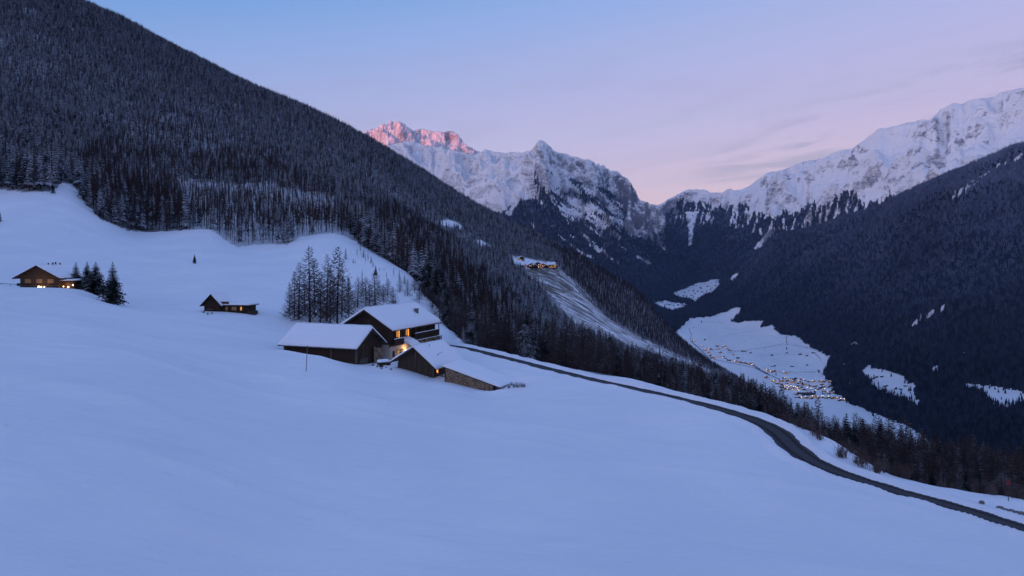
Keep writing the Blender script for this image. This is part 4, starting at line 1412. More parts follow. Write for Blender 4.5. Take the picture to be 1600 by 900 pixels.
# the stand of tall bare larches behind the farm
for i, (px, Y, top, wv) in enumerate([(467, 206, 410, 1.2), (484, 203, 385, 1.25), (476, 214, 428, 1), (500.5, 205, 424, 1), (511, 208, 397, 1), (516, 201, 414, .8), (521.5, 212, 430, .8), (527, 204, 385, 1.1), (452, 210, 440, .9), (460, 207, 424, 1.1), (492, 212, 404, 1.0), (534, 213, 420, 1.0), (545, 216, 432, 1.1)]):
    x = (px - 800) / FPX * Y; z = Hxy(x, Y); H = (HOR - top) / FPX * Y - z
    t = plant('larch', i % 4, (x, Y, z), H, i * 1.7, None, 'larch tree', 'tall bare larches behind the farm')
    t.scale = (H / 20 * wv,) * 2 + (H / 20,)
    t['label'] = ['bare larch left of the tallest one behind the barn roof', 'tallest bare larch in the stand behind the barn', 'low bare larch between the two left trunks behind the barn', 'bare larch in the middle of the stand behind the barn',
                  'slim tall bare larch right of the middle of the stand', 'thin short bare larch beside the slim tall one behind the barn', 'smallest bare larch just left of the right hand tall one', 'tall bare larch at the right of the stand, near the farmhouse gable', 'outermost short bare larch at the left of the stand behind the barn', 'second bare larch from the left edge of the stand behind the barn', 'bare larch just right of the tallest one behind the barn', 'bare larch right of the right hand tall one behind the barn', 'outermost bare larch at the right of the stand, over the farmhouse gable'][i]
LX = [559, 572, 578, 586, 599, 606, 614, 625, 637, 648, 663, 670, 676, 687, 697, 545, 692, 655, 592, 566]
for i, (px, Y, top) in enumerate([(559, 232, 436), (572, 240, 436), (578, 236, 446), (586, 228, 427), (599, 246, 450), (606, 250, 437), (614, 240, 452), (625, 262, 440), (637, 255, 446), (648, 268, 452), (663, 262, 448), (670, 258, 455), (676, 252, 450), (687, 246, 456), (697, 250, 462), (545, 236, 440), (692, 236, 470), (655, 250, 462), (592, 252, 446), (566, 262, 445)]):
    x = (px - 800) / FPX * Y; z = Hxy(x, Y); H = max(5, (HOR - top) / FPX * Y - z)
    t = plant('larch', (i * 3) % 4, (x, Y, z), H, i * 2.1, nth(sorted(LX).index(px)) + ' slim bare larch from the left on the slope behind the farmhouse roof', 'larch tree', 'slim larches on the slope behind the farmhouse')
    t.scale = (H / 20 * 1.7,) * 2 + (H / 20 * 1.08,)
# young trees and shrubs on the steep bank above them
for i, (px, py, h) in enumerate([(540.0, 406, 19), (558, 402, 15), (563, 398, 17), (568, 404, 14), (571, 410, 13), (575, 408, 14), (580, 412, 12), (555, 415, 10), (566, 440, 20), (552, 412, 8), (593, 426, 9), (600, 425, 7), (583, 417, 8), (615, 432, 14), (624, 440, 18), (632, 446, 16), (548, 398, 8), (604, 436, 12)]):
    SX = [540, 548, 552, 555, 558, 563, 566, 568, 571, 575, 580, 583, 593, 600, 604, 615, 624, 632]
    x, y, z = locate(px, py, 225, 420)
    plant('larch_mid' if i % 3 else 'larch', i % 4, (x, y, z), h / FPX * y, i, nth(SX.index(int(px))) + ' larch sapling from the left on the steep snowy bank', 'sapling', 'larch saplings on the steep bank', parts=False, name='sapling')
x, y, z = locate(587, 430, 230, 400)
plant('spruce', 1, (x, y, z), 16 / FPX * y, 1, 'single small dark spruce on the steep bank among saplings', 'spruce tree', None)
x, y, z = locate(304, 411.5, 230, 420)
plant('spruce', 2, (x, y, z), 15 / FPX * y, 1, 'lone small conifer standing in the middle of the upper meadow', 'spruce tree', None)
x, y, z = locate(-2, 346, 240, 420)
plant('spruce', 0, (x, y, z), 24 / FPX * y, 1, 'dark spruce cut off by the left edge of the picture', 'spruce tree', None)
x, y, z = locate(86, 302, 300, 470)
plant('spruce', 0, (x, y - 2, z), 18 / FPX * y, 2, 'small round spruce in front of the wood at the top of the meadow', 'spruce tree', None)
for i, (px, Y, top, wv, lab) in enumerate([(118.5, 221, 409.5, 1.25, 'leftmost dark spruce beside the lit chalet'), (136, 219, 408.5, 1.1, 'slim dark spruce second from the chalet'), (149.5, 214, 409, 1.35, 'broad dark spruce third from the chalet, touching its slim neighbour'), (176, 204, 409, 1.1, 'tallest dark spruce, standing apart at the right of the four')]):
    x = (px - 800) / FPX * Y; z = Hxy(x, Y); H = (HOR - top) / FPX * Y - z
    t = plant('spruce', i % 3, (x, Y, z), H, i * 2.3, lab, 'spruce tree', 'four spruces beside the chalet')
    t.scale = (H / 20 * wv * 1.45,) * 2 + (H / 20,)


def shrub_mesh(seed, n=30, H=1.5):
    rnd = random.Random(seed); mb = MB()
    for k in range(n):
        a = rnd.uniform(0, 6.28); l = H * rnd.uniform(.25, 1); sp = rnd.uniform(.1, .9); r0 = rnd.uniform(0, .5); b0 = rnd.uniform(0, 6.28)
        o_ = Vector((r0 * math.cos(b0), r0 * math.sin(b0), -.1))
        P = [o_, o_ + Vector((math.cos(a) * sp * l * .3, math.sin(a) * sp * l * .3, l * .55)), o_ + Vector((math.cos(a) * sp * l * .6, math.sin(a) * sp * l * .6, l * rnd.uniform(.8, 1)))]
        mb.tube(P, [.018, .012, .006], 3, 0, False)
        for q in range(7):
            b = P[1].lerp(P[2], rnd.uniform(-.6, 1)); e = b + Vector((rnd.uniform(-.5, .5), rnd.uniform(-.5, .5), rnd.uniform(-.1, .4))) * H * .4
            mb.tri(b + Vector((0, 0, .012)), b - Vector((0, 0, .012)), e); mb.tri(b + Vector((.012, 0, 0)), b - Vector((.012, 0, 0)), e)
    return mb.mesh('shrub', [M['shrub']])


SHR = [shrub_mesh(i) for i in range(4)]
rr = random.Random(5)
shp = sorted([rr.uniform(1225, 1420) for _ in range(34)] + [rr.uniform(1440, 1600) for _ in range(8)])
for i, px in enumerate(shp):
    off = rr.uniform(-9, 0)
    Y = float(edge_at(px)) + off * .9 * (1 if px < 1380 else .3); x = (px - 800) / FPX * Y
    while road_dist(np.array([x]), np.array([Y]))[0][0] < 4.2 and Y < float(edge_at(px)): Y += .4; x = (px - 800) / FPX * Y
    o = link('shrub', SHR[i % 4]); o.location = (x, Y, Hxy(x, Y)); o.rotation_euler = (0, 0, i); o.scale = (rr.uniform(.7, 1.5),) * 3
    tag(o, nth(i) + ' twiggy shrub from the left on the roadside snow bank', 'shrub', 'shrubs on the snow bank beyond the road')
for i in range(9):
    px = 778 + i * 5.2 + rr.uniform(-2, 2); x, y, z = locate(px, 603 + rr.uniform(-3, 4), 110, 150)
    o = link('shrub', SHR[i % 4]); o.location = (x, y, z); o.rotation_euler = (0, 0, i); o.scale = (rr.uniform(.5, .8),) * 3
    tag(o, nth(i) + ' small frosted shrub from the left beside the woodshed', 'shrub', 'frosted shrubs beside the woodshed')
# frosted little tree where the road leaves the farm
o = link('small_tree', larch_crown(900, 20, 5, 70, True, .2).mesh('frosted_crown', [M['frost']])); o.location = (-10.5, 172, Hxy(-10.5, 172)); o.scale = (.16, .16, .2)
tag(o, 'little white frosted tree at the near end of the farm road', 'tree')

# ------------------------------------------------------------------ buildings
def dome_snow(name, c00, c10, c11, c01, th, parent, mat=None, nu=26, nv=14, seed=0, wob=.12, edge=.6, drop=0.0):
    """a pillow of snow on a sloping quad: c00-c10 is the eave, c01-c11 the ridge"""
    c00, c10, c11, c01 = [np.array(c, float) for c in (c00, c10, c11, c01)]
    u = np.linspace(0, 1, nu); v = np.linspace(0, 1, nv)
    Lu = np.linalg.norm(c10 - c00); Lv = np.linalg.norm(c01 - c00)
    U, Vv = np.meshgrid(u, v)
    P = ((1 - U) * (1 - Vv))[..., None] * c00 + (U * (1 - Vv))[..., None] * c10 + (U * Vv)[..., None] * c11 + ((1 - U) * Vv)[..., None] * c01
    du = np.minimum(U, 1 - U) * Lu; dv = Vv * Lv
    sh = lambda d: 1 - np.clip(1 - d / edge, 0, 1) ** 2.5
    h = th * (.42 + .58 * sh(du) * sh(dv)) * (1 + .16 * fbm(P[..., 0] / 2.2 + seed, P[..., 1] / 2.2 + P[..., 2], 3, seed))
    T = P.copy(); T[..., 2] += h
    out = np.minimum(1, .0 + np.clip(1 - dv / .01, 0, 1))
    n = fbm(np.linspace(0, Lu / 1.3, nu) + seed, np.zeros(nu), 3, 9 + seed) * wob
    e = (c00 - c01); e = e / np.linalg.norm(e)
    T[0] += (n[:, None] + .04) * e[None, :]; T[0, :, 2] -= .04; P[0] += (n[:, None] * .6) * e[None, :]
    V = np.concatenate([T.reshape(-1, 3), P.reshape(-1, 3) - np.array([0, 0, .0])])
    idx = np.arange(nu * nv).reshape(nv, nu); o2 = nu * nv
    F = [np.stack([idx[:-1, :-1], idx[:-1, 1:], idx[1:, 1:], idx[1:, :-1]], -1).reshape(-1, 4)]
    F.append(F[0][:, ::-1] + o2)
    for a, b in ((idx[0], 1), (idx[-1], 0), (idx[:, 0], 0), (idx[:, -1], 1)):
        q = np.stack([a[:-1], a[1:], a[1:] + o2, a[:-1] + o2], -1)
        F.append(q[:, ::-1] if b else q)
    me = np_mesh(name, V, np.concatenate(F))
    return link(name, me, parent, [mat or M['roof_snow']])


def window(parent, mat, x, z, w_, h_, axis, off, shutters=False, sgn=-1):
    """frame proud of the wall, pane set back; axis 'y': wall at y=off facing sgn*y; 'x': wall at x=off"""
    mb = MB()
    def bx(a0, a1, z0, z1, d0, d1, m=None):
        m = m or mb
        lo, hi = sorted((off + sgn * d0, off + sgn * d1))
        if axis == 'y': m.box(a0, lo, z0, a1, hi, z1)
        else: m.box(lo, a0, z0, hi, a1, z1)
    t = .09
    bx(x, x + t, z, z + h_, .004, .10); bx(x + w_ - t, x + w_, z, z + h_, .004, .10)
    bx(x + t, x + w_ - t, z + h_ - t, z + h_, .004, .10); bx(x - .05, x + w_ + .05, z - .08, z, .004, .16)
    bx(x + w_ / 2 - .03, x + w_ / 2 + .03, z, z + h_ - t, .02, .08)
    f = mb.build('window', M['frame'], parent)
    pm = MB()
    bx(x + t, x + w_ / 2 - .03, z, z + h_ - t, .012, .035, pm); bx(x + w_ / 2 + .03, x + w_ - t, z, z + h_ - t, .012, .035, pm)
    pm.build('pane', mat, f)
    if shutters:
        for s0 in (x - .62, x + w_ + .06):
            sm = MB(); bx(s0, s0 + .56, z, z + h_, .01, .06, sm)
            for k in range(5):
                bx(s0 + .06, s0 + .5, z + .1 + k * h_ / 5, z + .16 + k * h_ / 5, .06, .085, sm)
            sm.build('shutter', M['planks_warm'], parent)
    return f


def firewood(name, parent, p0, p1, z0, z1a, z1b, r=.11, depth=.5, kind='stuff', seed=0, plane=None):
    """a wall of stacked logs, cut ends outward, between two plan points"""
    rnd = random.Random(seed); mb = MB()
    p0, p1 = Vector((p0[0], p0[1], 0)), Vector((p1[0], p1[1], 0)); d = (p1 - p0); L = d.length; d.normalize(); n = Vector((d.y, -d.x, 0))
    step = r * 1.85; rows = int(max(z1a, z1b, z0) / step) + 60
    k = 0
    while k < 60:
        zz = z0 + r + k * step * .88
        a = (r if k % 2 else r * 1.9)
        alive = False
        while a < L - r:
            f = a / L; top = z1a * (1 - f) + z1b * f
            bot = plane(f) if plane else z0
            if bot < zz < top - r * .4:
                alive = True
                rr_ = r * rnd.uniform(.7, 1.08); o = rnd.uniform(-.05, .06); m_ = 7
                c = p0 + d * a + Vector((0, 0, zz + rnd.uniform(-.01, .01)))
                half = rnd.random() < .45; a0 = rnd.uniform(0, 6.28); i = len(mb.v)
                nn = m_ if not half else 5
                for q in range(nn):
                    t = a0 + (2 * math.pi * q / nn if not half else math.pi * q / (nn - 1))
                    e = d * (rr_ * math.cos(t)) + Vector((0, 0, rr_ * math.sin(t)))
                    mb.v.append(tuple(c + e + n * o)); mb.v.append(tuple(c + e - n * depth))
                for q in range(nn):
                    q2 = (q + 1) % nn; mb.f.append((i + q * 2, i + q * 2 + 1, i + q2 * 2 + 1, i + q2 * 2)); mb.m.append(1)
                mb.f.append(tuple(i + q * 2 for q in range(nn))); mb.m.append(0)
            a += step * rnd.uniform(.95, 1.08)
        if zz > max(z1a, z1b): break
        k += 1
    o = mb.build(name, [M['log_end'], M['bark']], parent)
    o['kind'] = kind
    return o


def gable_walls(mb, L, W, z0, ze, zr, ze2=None, yr=None, mi=0, t=.22):
    """four walls: eave walls at y=0 and y=W, gables at x=0 and x=L"""
    ze2 = ze if ze2 is None else ze2; yr = W / 2 if yr is None else yr
    mb.prism([(0, z0), (W, z0), (W, ze2), (yr, zr), (0, ze)], 'x', 0, t, mi)
    mb.prism([(0, z0), (W, z0), (W, ze2), (yr, zr), (0, ze)], 'x', L - t, L, mi)
    mb.box(t, 0.001, z0, L - t, t, ze, mi); mb.box(t, W - t, z0, L - t, W - .001, ze2, mi)


def roof_parts(root, L, W, ze, zr, ov_e, ov_g, ze2=None, yr=None, th=.16, snow=.5, seed=0, rafters=True, nu=40, gl=None, name='roof'):
    ze2 = ze if ze2 is None else ze2; yr = W / 2 if yr is None else yr
    s1 = (zr - ze) / yr; s2 = (zr - ze2) / (W - yr)
    x0, x1 = -ov_g, L + ov_g
    y0, z0 = -ov_e, ze - s1 * ov_e; y1, z1 = W + ov_e, ze2 - s2 * ov_e
    mb = MB()
    u = .02
    mb.hexa([(x0, y0, z0 + u), (x1, y0, z0 + u), (x1, yr, zr + u), (x0, yr, zr + u)], [(x0, y0, z0 + u + th), (x1, y0, z0 + u + th), (x1, yr, zr + u + th), (x0, yr, zr + u + th)])
    mb.hexa([(x0, yr + .002, zr + u), (x1, yr + .002, zr + u), (x1, y1, z1 + u), (x0, y1, z1 + u)], [(x0, yr + .002, zr + u + th), (x1, yr + .002, zr + u + th), (x1, y1, z1 + u + th), (x0, y1, z1 + u + th)])
    rf = mb.build(name, M['wood_grey'], root)
    if rafters:
        nr = int((x1 - x0) / 1.1)
        for k in range(nr + 1):
            xx = x0 + .12 + k * (x1 - x0 - .36) / nr
            m = MB(); m.hexa([(xx, y0 + .04, z0 - .16), (xx + .12, y0 + .04, z0 - .16), (xx + .12, -.01, ze - .16), (xx, -.01, ze - .16)], [(xx, y0 + .04, z0 + .015), (xx + .12, y0 + .04, z0 + .015), (xx + .12, -.01, ze + .015), (xx, -.01, ze + .015)])
            m.build('rafter', M['wood'], rf)
        for xx in (x0 - .04, x1):
            for (ya, za, yb, zb) in ((y0, z0, yr, zr), (yr, zr, y1, z1)):
                m = MB(); m.hexa([(xx, ya, za - .14), (xx + .04, ya, za - .14), (xx + .04, yb, zb - .14), (xx, yb, zb - .14)], [(xx, ya, za + th + .03), (xx + .04, ya, za + th + .03), (xx + .04, yb, zb + th + .03), (xx, yb, zb + th + .03)])
                m.build('barge_board', M['wood'], rf)
        m = MB(); m.box(x0, y0 - .06, z0 - .02, x1, y0, z0 + th); m.build('gutter', M['wood_grey'], rf)
    a = u + th + .005
    dome_snow('snow_cover', (x0 + .02, y0 - .08, z0 + a - .03), (x1 - .02, y0 - .08, z0 + a - .03), (x1 - .02, yr, zr + a), (x0 + .02, yr, zr + a), snow, rf, seed=seed, nu=nu)
    dome_snow('snow_cover', (x1 - .02, y1 + .08, z1 + a - .03), (x0 + .02, y1 + .08, z1 + a - .03), (x0 + .02, yr, zr + a), (x1 - .02, yr, zr + a), snow, rf, seed=seed + 3, nu=nu)
    return rf


# ---- farmhouse: gable to the camera's left, long front running away to the right
def farmhouse():
    a = math.atan2(.934, .358)
    base = -20.9
    t = empty('farmhouse', (-24.2, 158.6, base), a)
    tag(t, 'large dark timber farmhouse with snowy roof, balcony and lit upper windows', 'house')
    L, W, ze, zr = 19.6, 10.6, 6.75, 10.0
    m = MB(); m.box(.05, .05, -1.2, L - .05, W - .05, 3.4); m.build('ground_floor_wall', M['plaster'], t)
    m = MB()
    gable_walls(m, L, W, 3.4, ze, zr); m.build('timber_wall', M['planks_dark'], t)
    for k in range(4):   # log corners
        x, y = ((0, 0), (L, 0), (0, W), (L, W))[k]
        mm = MB(); mm.box(x - .14, y - .14, 2.8, x + .14, y + .14, 6.2); mm.build('corner_post', M['wood'], t)
    m = MB(); m.box(-.06, -.06, 3.3, L + .06, W + .06, 3.5); m.build('sill_beam', M['wood'], t)
    roof_parts(t, L, W, ze, zr, 1.15, 1.1, snow=.55, seed=11, nu=60)
    # purlin ends under the gable
    for y, z in ((W / 2, zr - .22), (W * .25, (ze + zr) / 2 - .2), (W * .75, (ze + zr) / 2 - .2), (.1, ze - .2), (W - .1, ze - .2)):
        mm = MB(); mm.box(-1.05, y - .12, z - .14, -.001, y + .12, z + .12); mm.build('purlin', M['wood'], t)
    for i, x in enumerate((5.0, 8.2)):
        pass
    # upper windows on the front: two pairs, lit
    for x, w_, mt in ((1.0, .75, 'glass_dark'), (2.35, 1.0, 'glass_warm'), (6.3, 1.0, 'glass_warm'), (9.6, .9, 'glass_dark'), (13.0, .9, 'glass_dark'), (16.2, .9, 'glass_dark')):
        window(t, M[mt], x, 4.55, w_, 1.5, 'y', 0, False)
    for x in (3.45, 7.4):
        mm = MB(); mm.box(x, -.10, 4.35, x + .26, -.02, 6.1); o = mm.build('lit_door_strip', M['glass_orange'], t); o['label'] = 'orange lit strip of glass beside the window'
    # shutters leaning open
    for x in (.2, 4.1, 5.5, 8.2, 10.7, 14.2):
        mm = MB(); mm.box(x, -.09, 4.4, x + .6, -.03, 6.1); mm.build('shutter', M['planks_warm'], t)
    for y in (3.2, 6.4):
        window(t, M['glass_dark'], y, 4.2, .9, 1.2, 'x', 0, False)
    window(t, M['glass_dark'], 4.8, 7.2, .8, .9, 'x', 0, False)
    # ground floor: door and windows in pale plaster
    mm = MB(); mm.box(4.3, -.03, -.25, 5.3, .045, 1.95); d = mm.build('door', M['planks_warm'], t)
    mm = MB(); mm.box(4.42, -.09, .85, 4.5, -.03, .98); mm.build('handle', M['metal'], d)
    window(t, M['glass_dark'], 1.1, .75, .8, 1.15, 'y', .05)
    window(t, M['glass_warm'], 2.9, .7, .85, 1.25, 'y', .05)
    mm = MB(); mm.box(5.75, -.14, 1.55, 5.87, .05, 1.67); l = mm.build('lamp_bracket', M['metal'], t)
    mm = MB(); mm.tube([(5.81, -.30, 1.45), (5.81, -.30, 1.53), (5.81, -.30, 1.66), (5.81, -.30, 1.76)], [.06, .15, .15, .06], 8); mm.build('lamp_globe', M['lamp'], l)
    ld = bpy.data.lights.new('porch_light', 'POINT'); ld.energy = 170; ld.color = (1, .62, .30); ld.shadow_soft_size = .18
    lo = bpy.data.objects.new('porch_light', ld); COL.objects.link(lo); lo.parent = t; lo.location = (5.81, -.62, 1.6)
    # porch roof heaped with snow
    mm = MB(); mm.hexa([(4.4, -2.4, 2.6), (8.0, -2.4, 2.6), (8.0, -.1, 3.5), (4.4, -.1, 3.5)], [(4.4, -2.4, 2.72), (8.0, -2.4, 2.72), (8.0, -.1, 3.62), (4.4, -.1, 3.62)]); p = mm.build('porch_roof', M['wood_grey'], t)
    dome_snow('snow_cover', (4.3, -2.5, 2.73), (8.1, -2.5, 2.73), (8.1, -.12, 3.63), (4.3, -.12, 3.63), .75, p, seed=5, nu=18, nv=12, edge=1.2)
    for x in (4.6, 7.8):
        mm = MB(); mm.box(x - .08, -2.25, -.5, x + .08, -2.09, 2.6); mm.build('porch_post', M['wood'], p)
    # small balcony box at the corner and long balcony along the front
    def balcony(x0, x1, z, dp, post=True):
        mm = MB(); mm.box(x0, -dp, z - .14, x1, -.01, z); f = mm.build('balcony', M['wood'], t)
        n = int((x1 - x0) / .24)
        for k in range(n):
            x = x0 + .02 + k * (x1 - x0 - .04) / n
            b = MB(); b.box(x, -dp - .04, z - .25, x + .2, -dp - .004, z + .95); b.build('railing_board', M['planks_dark'], f)
        b = MB(); b.box(x0, -dp - .07, z + .95, x1, -dp + .06, z + 1.05); b.build('handrail', M['wood'], f)
        dome_snow('snow_on_handrail', (x0, -dp - .08, z + 1.055), (x1, -dp - .08, z + 1.055), (x1, -dp + .07, z + 1.055), (x0, -dp + .07, z + 1.055), .12, f, seed=3, nu=16, nv=4, edge=.1, wob=.01)
        if post:
            k = max(1, int((x1 - x0) / 3.4))
            for j in range(k + 1):
                x = x0 + .1 + j * (x1 - x0 - .3) / k
                b = MB(); b.box(x, -dp + .02, z, x + .14, -dp + .16, 6.05); b.build('balcony_post', M['wood'], f)
        for k in range(int((x1 - x0) / 1.5) + 1):
            x = x0 + .1 + k * 1.45
            if x < x1 - .2:
                b = MB(); b.box(x, -dp + .05, z - .32, x + .14, -.01, z - .145); b.build('joist', M['wood'], f)
    balcony(-.1, 3.9, 3.35, 1.05, False)
    balcony(8.4, 19.8, 3.75, 1.15)
    # ledge and stacked firewood under the balcony
    mm = MB(); mm.box(8.3, -1.25, 3.18, 20.9, -.06, 3.30); lg = mm.build('shelter_roof', M['wood_grey'], t)
    dome_snow('snow_cover', (8.3, -1.3, 3.305), (21.0, -1.3, 3.305), (21.0, -.1, 3.32), (8.3, -.1, 3.32), .10, lg, seed=8, nu=40, nv=6)
    for s0, s1 in ((8.4, 10.3), (10.55, 12.7), (12.9, 16.8), (17.0, 20.7)):
        firewood('firewood', t, (s0, -1.15), (s1, -1.15), -.3, 3.15, 3.15, .14, .8, seed=int(s0 * 10))
    for x in (8.35, 10.42, 12.8, 16.9, 20.8):
        mm = MB(); mm.box(x - .07, -1.24, -.6, x + .07, -1.1, 3.17); mm.build('shelter_post', M['wood'], t)
    # chimneys
    for x, y in ((11.2, W / 2 + .35), (14.6, W * .19)):
        s = (zr - ze) / (W / 2); z = zr - abs(y - W / 2) * s
        mm = MB(); mm.box(x, y - .35, z - .3, x + .75, y + .35, z + 1.45); c = mm.build('chimney', M['stone'], t)
        mm = MB(); mm.box(x - .12, y - .45, z + 1.46, x + .87, y + .45, z + 1.55); mm.build('chimney_cap', M['metal'], c)
    # snow heap sliding off the far end
    return t


farmhouse()


def barn():
    yaw = -23.0; c, s = math.cos(R(yaw)), math.sin(R(yaw))
    L, W = 16.6, 8.6
    o = (-29.2 - L * c, 150 - L * s)
    t = empty('barn', (o[0], o[1], -20.6), R(yaw))
    tag(t, 'long low dark barn with a broad snowy roof left of the farmhouse', 'barn')
    ze, zr = 3.75, 6.55
    m = MB(); gable_walls(m, L, W, -1.5, ze, zr); m.build('timber_wall', M['planks_dark'], t)
    for x in (0, L * .33, L * .66, L):
        mm = MB(); mm.box(x - .13, -.13, -1.5, x + .13, -.01, ze - .05); mm.build('post', M['wood_grey'], t)
    for x, y in ((L + .02, 0), (L + .02, W)):
        mm = MB(); mm.box(x, y - .13, -1.5, x + .13, y + .13, ze); mm.build('post', M['wood_grey'], t)
    roof_parts(t, L, W, ze, zr, .95, .85, snow=.6, seed=31, nu=60, th=.14)
    for y, z in ((W / 2, zr - .2), (W * .25, (ze + zr) / 2 - .2), (W * .75, (ze + zr) / 2 - .2)):
        mm = MB(); mm.box(L + .001, y - .11, z - .12, L + .8, y + .11, z + .1); mm.build('purlin', M['wood'], t)
    # gable: door, window and battens
    mm = MB(); mm.box(L + .005, 1.2, -.9, L + .07, 3.4, 1.0); mm.build('lean_board', M['wood_grey'], t)
    for k in range(9):
        y = .35 + k * .32
        mm = MB(); mm.hexa([(L + .08, y, -1.0), (L + .12, y, -1.0), (L + .12, y + .16, -1.0), (L + .08, y + .16, -1.0)], [(L + .08, y + .9, 1.2), (L + .12, y + .9, 1.2), (L + .12, y + 1.06, 1.2), (L + .08, y + 1.06, 1.2)]); mm.build('ramp_board', M['wood_grey'], t)
    window(t, M['glass_dark'], 3.2, 1.9, .6, 1.3, 'x', L, False, 1)
    mm = MB(); mm.box(L + .01, 2.15, 1.3, L + .09, 2.32, 3.6); mm.build('batten', M['wood_grey'], t)
    firewood('firewood', t, (L + .55, 5.1), (L + .55, 8.5), -1.0, 3.1, 2.6, .13, .5, seed=77)
    # machinery corner at the left
    mm = MB(); mm.tube([(-.1, -.7, 1.7), (.7, -.7, 1.62), (1.4, -.72, 1.5)], [.3, .34, .2], 8); mm.build('snow_lump', M['roof_snow'], t, True)
    return t


barn()


def shed():
    a = math.atan2(.906, .423)
    t = empty('shed', (-13.9, 141.4, -21.9), a)
    tag(t, 'small upright-boarded shed with snowy gable roof and one orange lit window', 'shed')
    L, W, ze, zr, ze2 = 9.0, 7.3, 2.75, 5.55, 3.35
    m = MB(); gable_walls(m, L, W, -1.3, ze, zr, ze2); m.build('timber_wall', M['planks_v'], t)
    for x, y in ((0, 0), (0, W), (L, 0), (0, 3.6)):
        mm = MB(); mm.box(x - .14, y - .1, -1.3, x - .004, y + .1, ze + (2.1 if y == 3.6 else 0)); mm.build('post', M['wood_grey'], t)
    roof_parts(t, L, W, ze, zr, 1.05, 1.0, ze2=ze2, snow=.45, seed=51, nu=40, th=.13)
    mm = MB(); mm.box(1.0, -.02, 1.0, 1.75, -.003, 2.45); f = mm.build('window', M['frame'], t)
    mm = MB(); mm.box(1.1, -.05, 1.08, 1.6, -.021, 2.38); mm.build('pane', M['glass_orange'], f)
    mm = MB(); mm.box(2.4, -.06, -1.0, 4.0, -.003, 1.9); mm.build('door', M['planks_v'], t)
    # long poles leaning on the gable
    for k, (y0, y1, z1) in enumerate(((.9, .4, 1.5), (1.6, 1.25, 2.9), (2.1, 2.6, 3.3))):
        mm = MB(); mm.tube([(-1.1, y0, -1.6), (-.22, y1, z1)], [.05, .04], 5); mm.build('pole', M['wood_grey'], t)
    mm = MB(); mm.hexa([(-1.5, 4.6, -.7), (-.15, 4.6, .1), (-.15, 6.7, .1), (-1.5, 6.7, -.7)], [(-1.5, 4.6, -.62), (-.15, 4.6, .18), (-.15, 6.7, .18), (-1.5, 6.7, -.62)]); b = mm.build('hatch', M['wood_grey'], t)
    dome_snow('snow_cover', (-1.5, 6.7, -.6), (-1.5, 4.6, -.6), (-.15, 4.6, .19), (-.15, 6.7, .19), .22, b, seed=2, nu=10, nv=8, edge=.3)
    return t


shed()


def woodshed():
    A = Vector((-11.4, 138.4, 0)); B = Vector((-3.0, 132.6, 0))
    t = empty('woodshed', (A.x, A.y, -21.6), math.atan2(B.y - A.y, B.x - A.x))
    tag(t, 'low open woodshed packed with split logs under a sloping sheet of snow', 'woodshed')
    L = (B - A).length
    zb = -.9
    mm = MB(); mm.hexa([(-.5, -.35, 2.42), (L + .15, -.35, .12), (L + .15, 4.6, .5), (-.5, 4.6, 2.8)], [(-.5, -.35, 2.54), (L + .15, -.35, .24), (L + .15, 4.6, .62), (-.5, 4.6, 2.92)])
    r = mm.build('roof', M['wood'], t)
    dome_snow('snow_cover', (-.6, -.38, 2.55), (L + 1.5, -.38, -.02), (L + 1.5, 4.7, .36), (-.6, 4.7, 2.93), .42, r, seed=61, nu=40, nv=20, edge=1.1)
    firewood('firewood', t, (0, -.2), (L - .8, -.2), -1.6, 2.35, .38, .105, .6, seed=9)
    firewood('firewood', t, (L - .7, -.3), (L + .2, -.3), -1.6, .35, .2, .12, .8, seed=10)
    mm = MB(); mm.box(-.25, .1, -1.6, -.05, 4.4, 2.1); mm.build('end_wall', M['planks_v'], t)
    for x in (-.1, L - .75):
        m2 = MB(); m2.box(x - .07, -.2, -1.7, x + .07, -.06, 2.4 - 2.2 * x / L); m2.build('post', M['wood'], t)
    return t


woodshed()


def drift(name, cx, cy, rx, ry, h, rz, label, seed=0, dz=0.0):
    n = 34
    u = np.linspace(-1, 1, n); U, V = np.meshgrid(u, u); rr_ = np.hypot(U, V)
    X = cx + U * rx * math.cos(rz) - V * ry * math.sin(rz); Y = cy + U * rx * math.sin(rz) + V * ry * math.cos(rz)
    g = ground(800 + FPX * X / Y, Y)
    k = np.clip(1 - rr_, 0, 1); k = k * k * (3 - 2 * k)
    Z = g + dz + h * k * (1 + .35 * fbm(X / 1.8, Y / 1.8, 3, seed)) - .12 + .1 * np.clip(k * 5, 0, 1)
    idx = np.arange(n * n).reshape(n, n)
    F = np.stack([idx[:-1, :-1], idx[:-1, 1:], idx[1:, 1:], idx[1:, :-1]], -1).reshape(-1, 4)
    o = link(name, np_mesh(name, np.stack([X, Y, Z], -1).reshape(-1, 3), F), None, [M['snow']])
    tag(o, label, kind='structure')


drift('snow_drift', -2.5, 140.5, 7, 4.5, 1.1, -.5, None, 3)
drift('snow_drift', -16.5, 151, 3.2, 2.4, .8, 0, None, 4)
drift('snow_drift', -23.3, 148, 3.4, 1.8, .7, .3, None, 5)
drift('snow_drift', -27.2, 160.5, 1.6, 4.5, 1.5, .25, None, 6)
drift('snow_drift', -12.0, 180, 3.5, 3.5, 1.6, .25, None, 7)
drift('snow_drift', -3, 130.2, 5, 2, .5, -.6, None, 8)


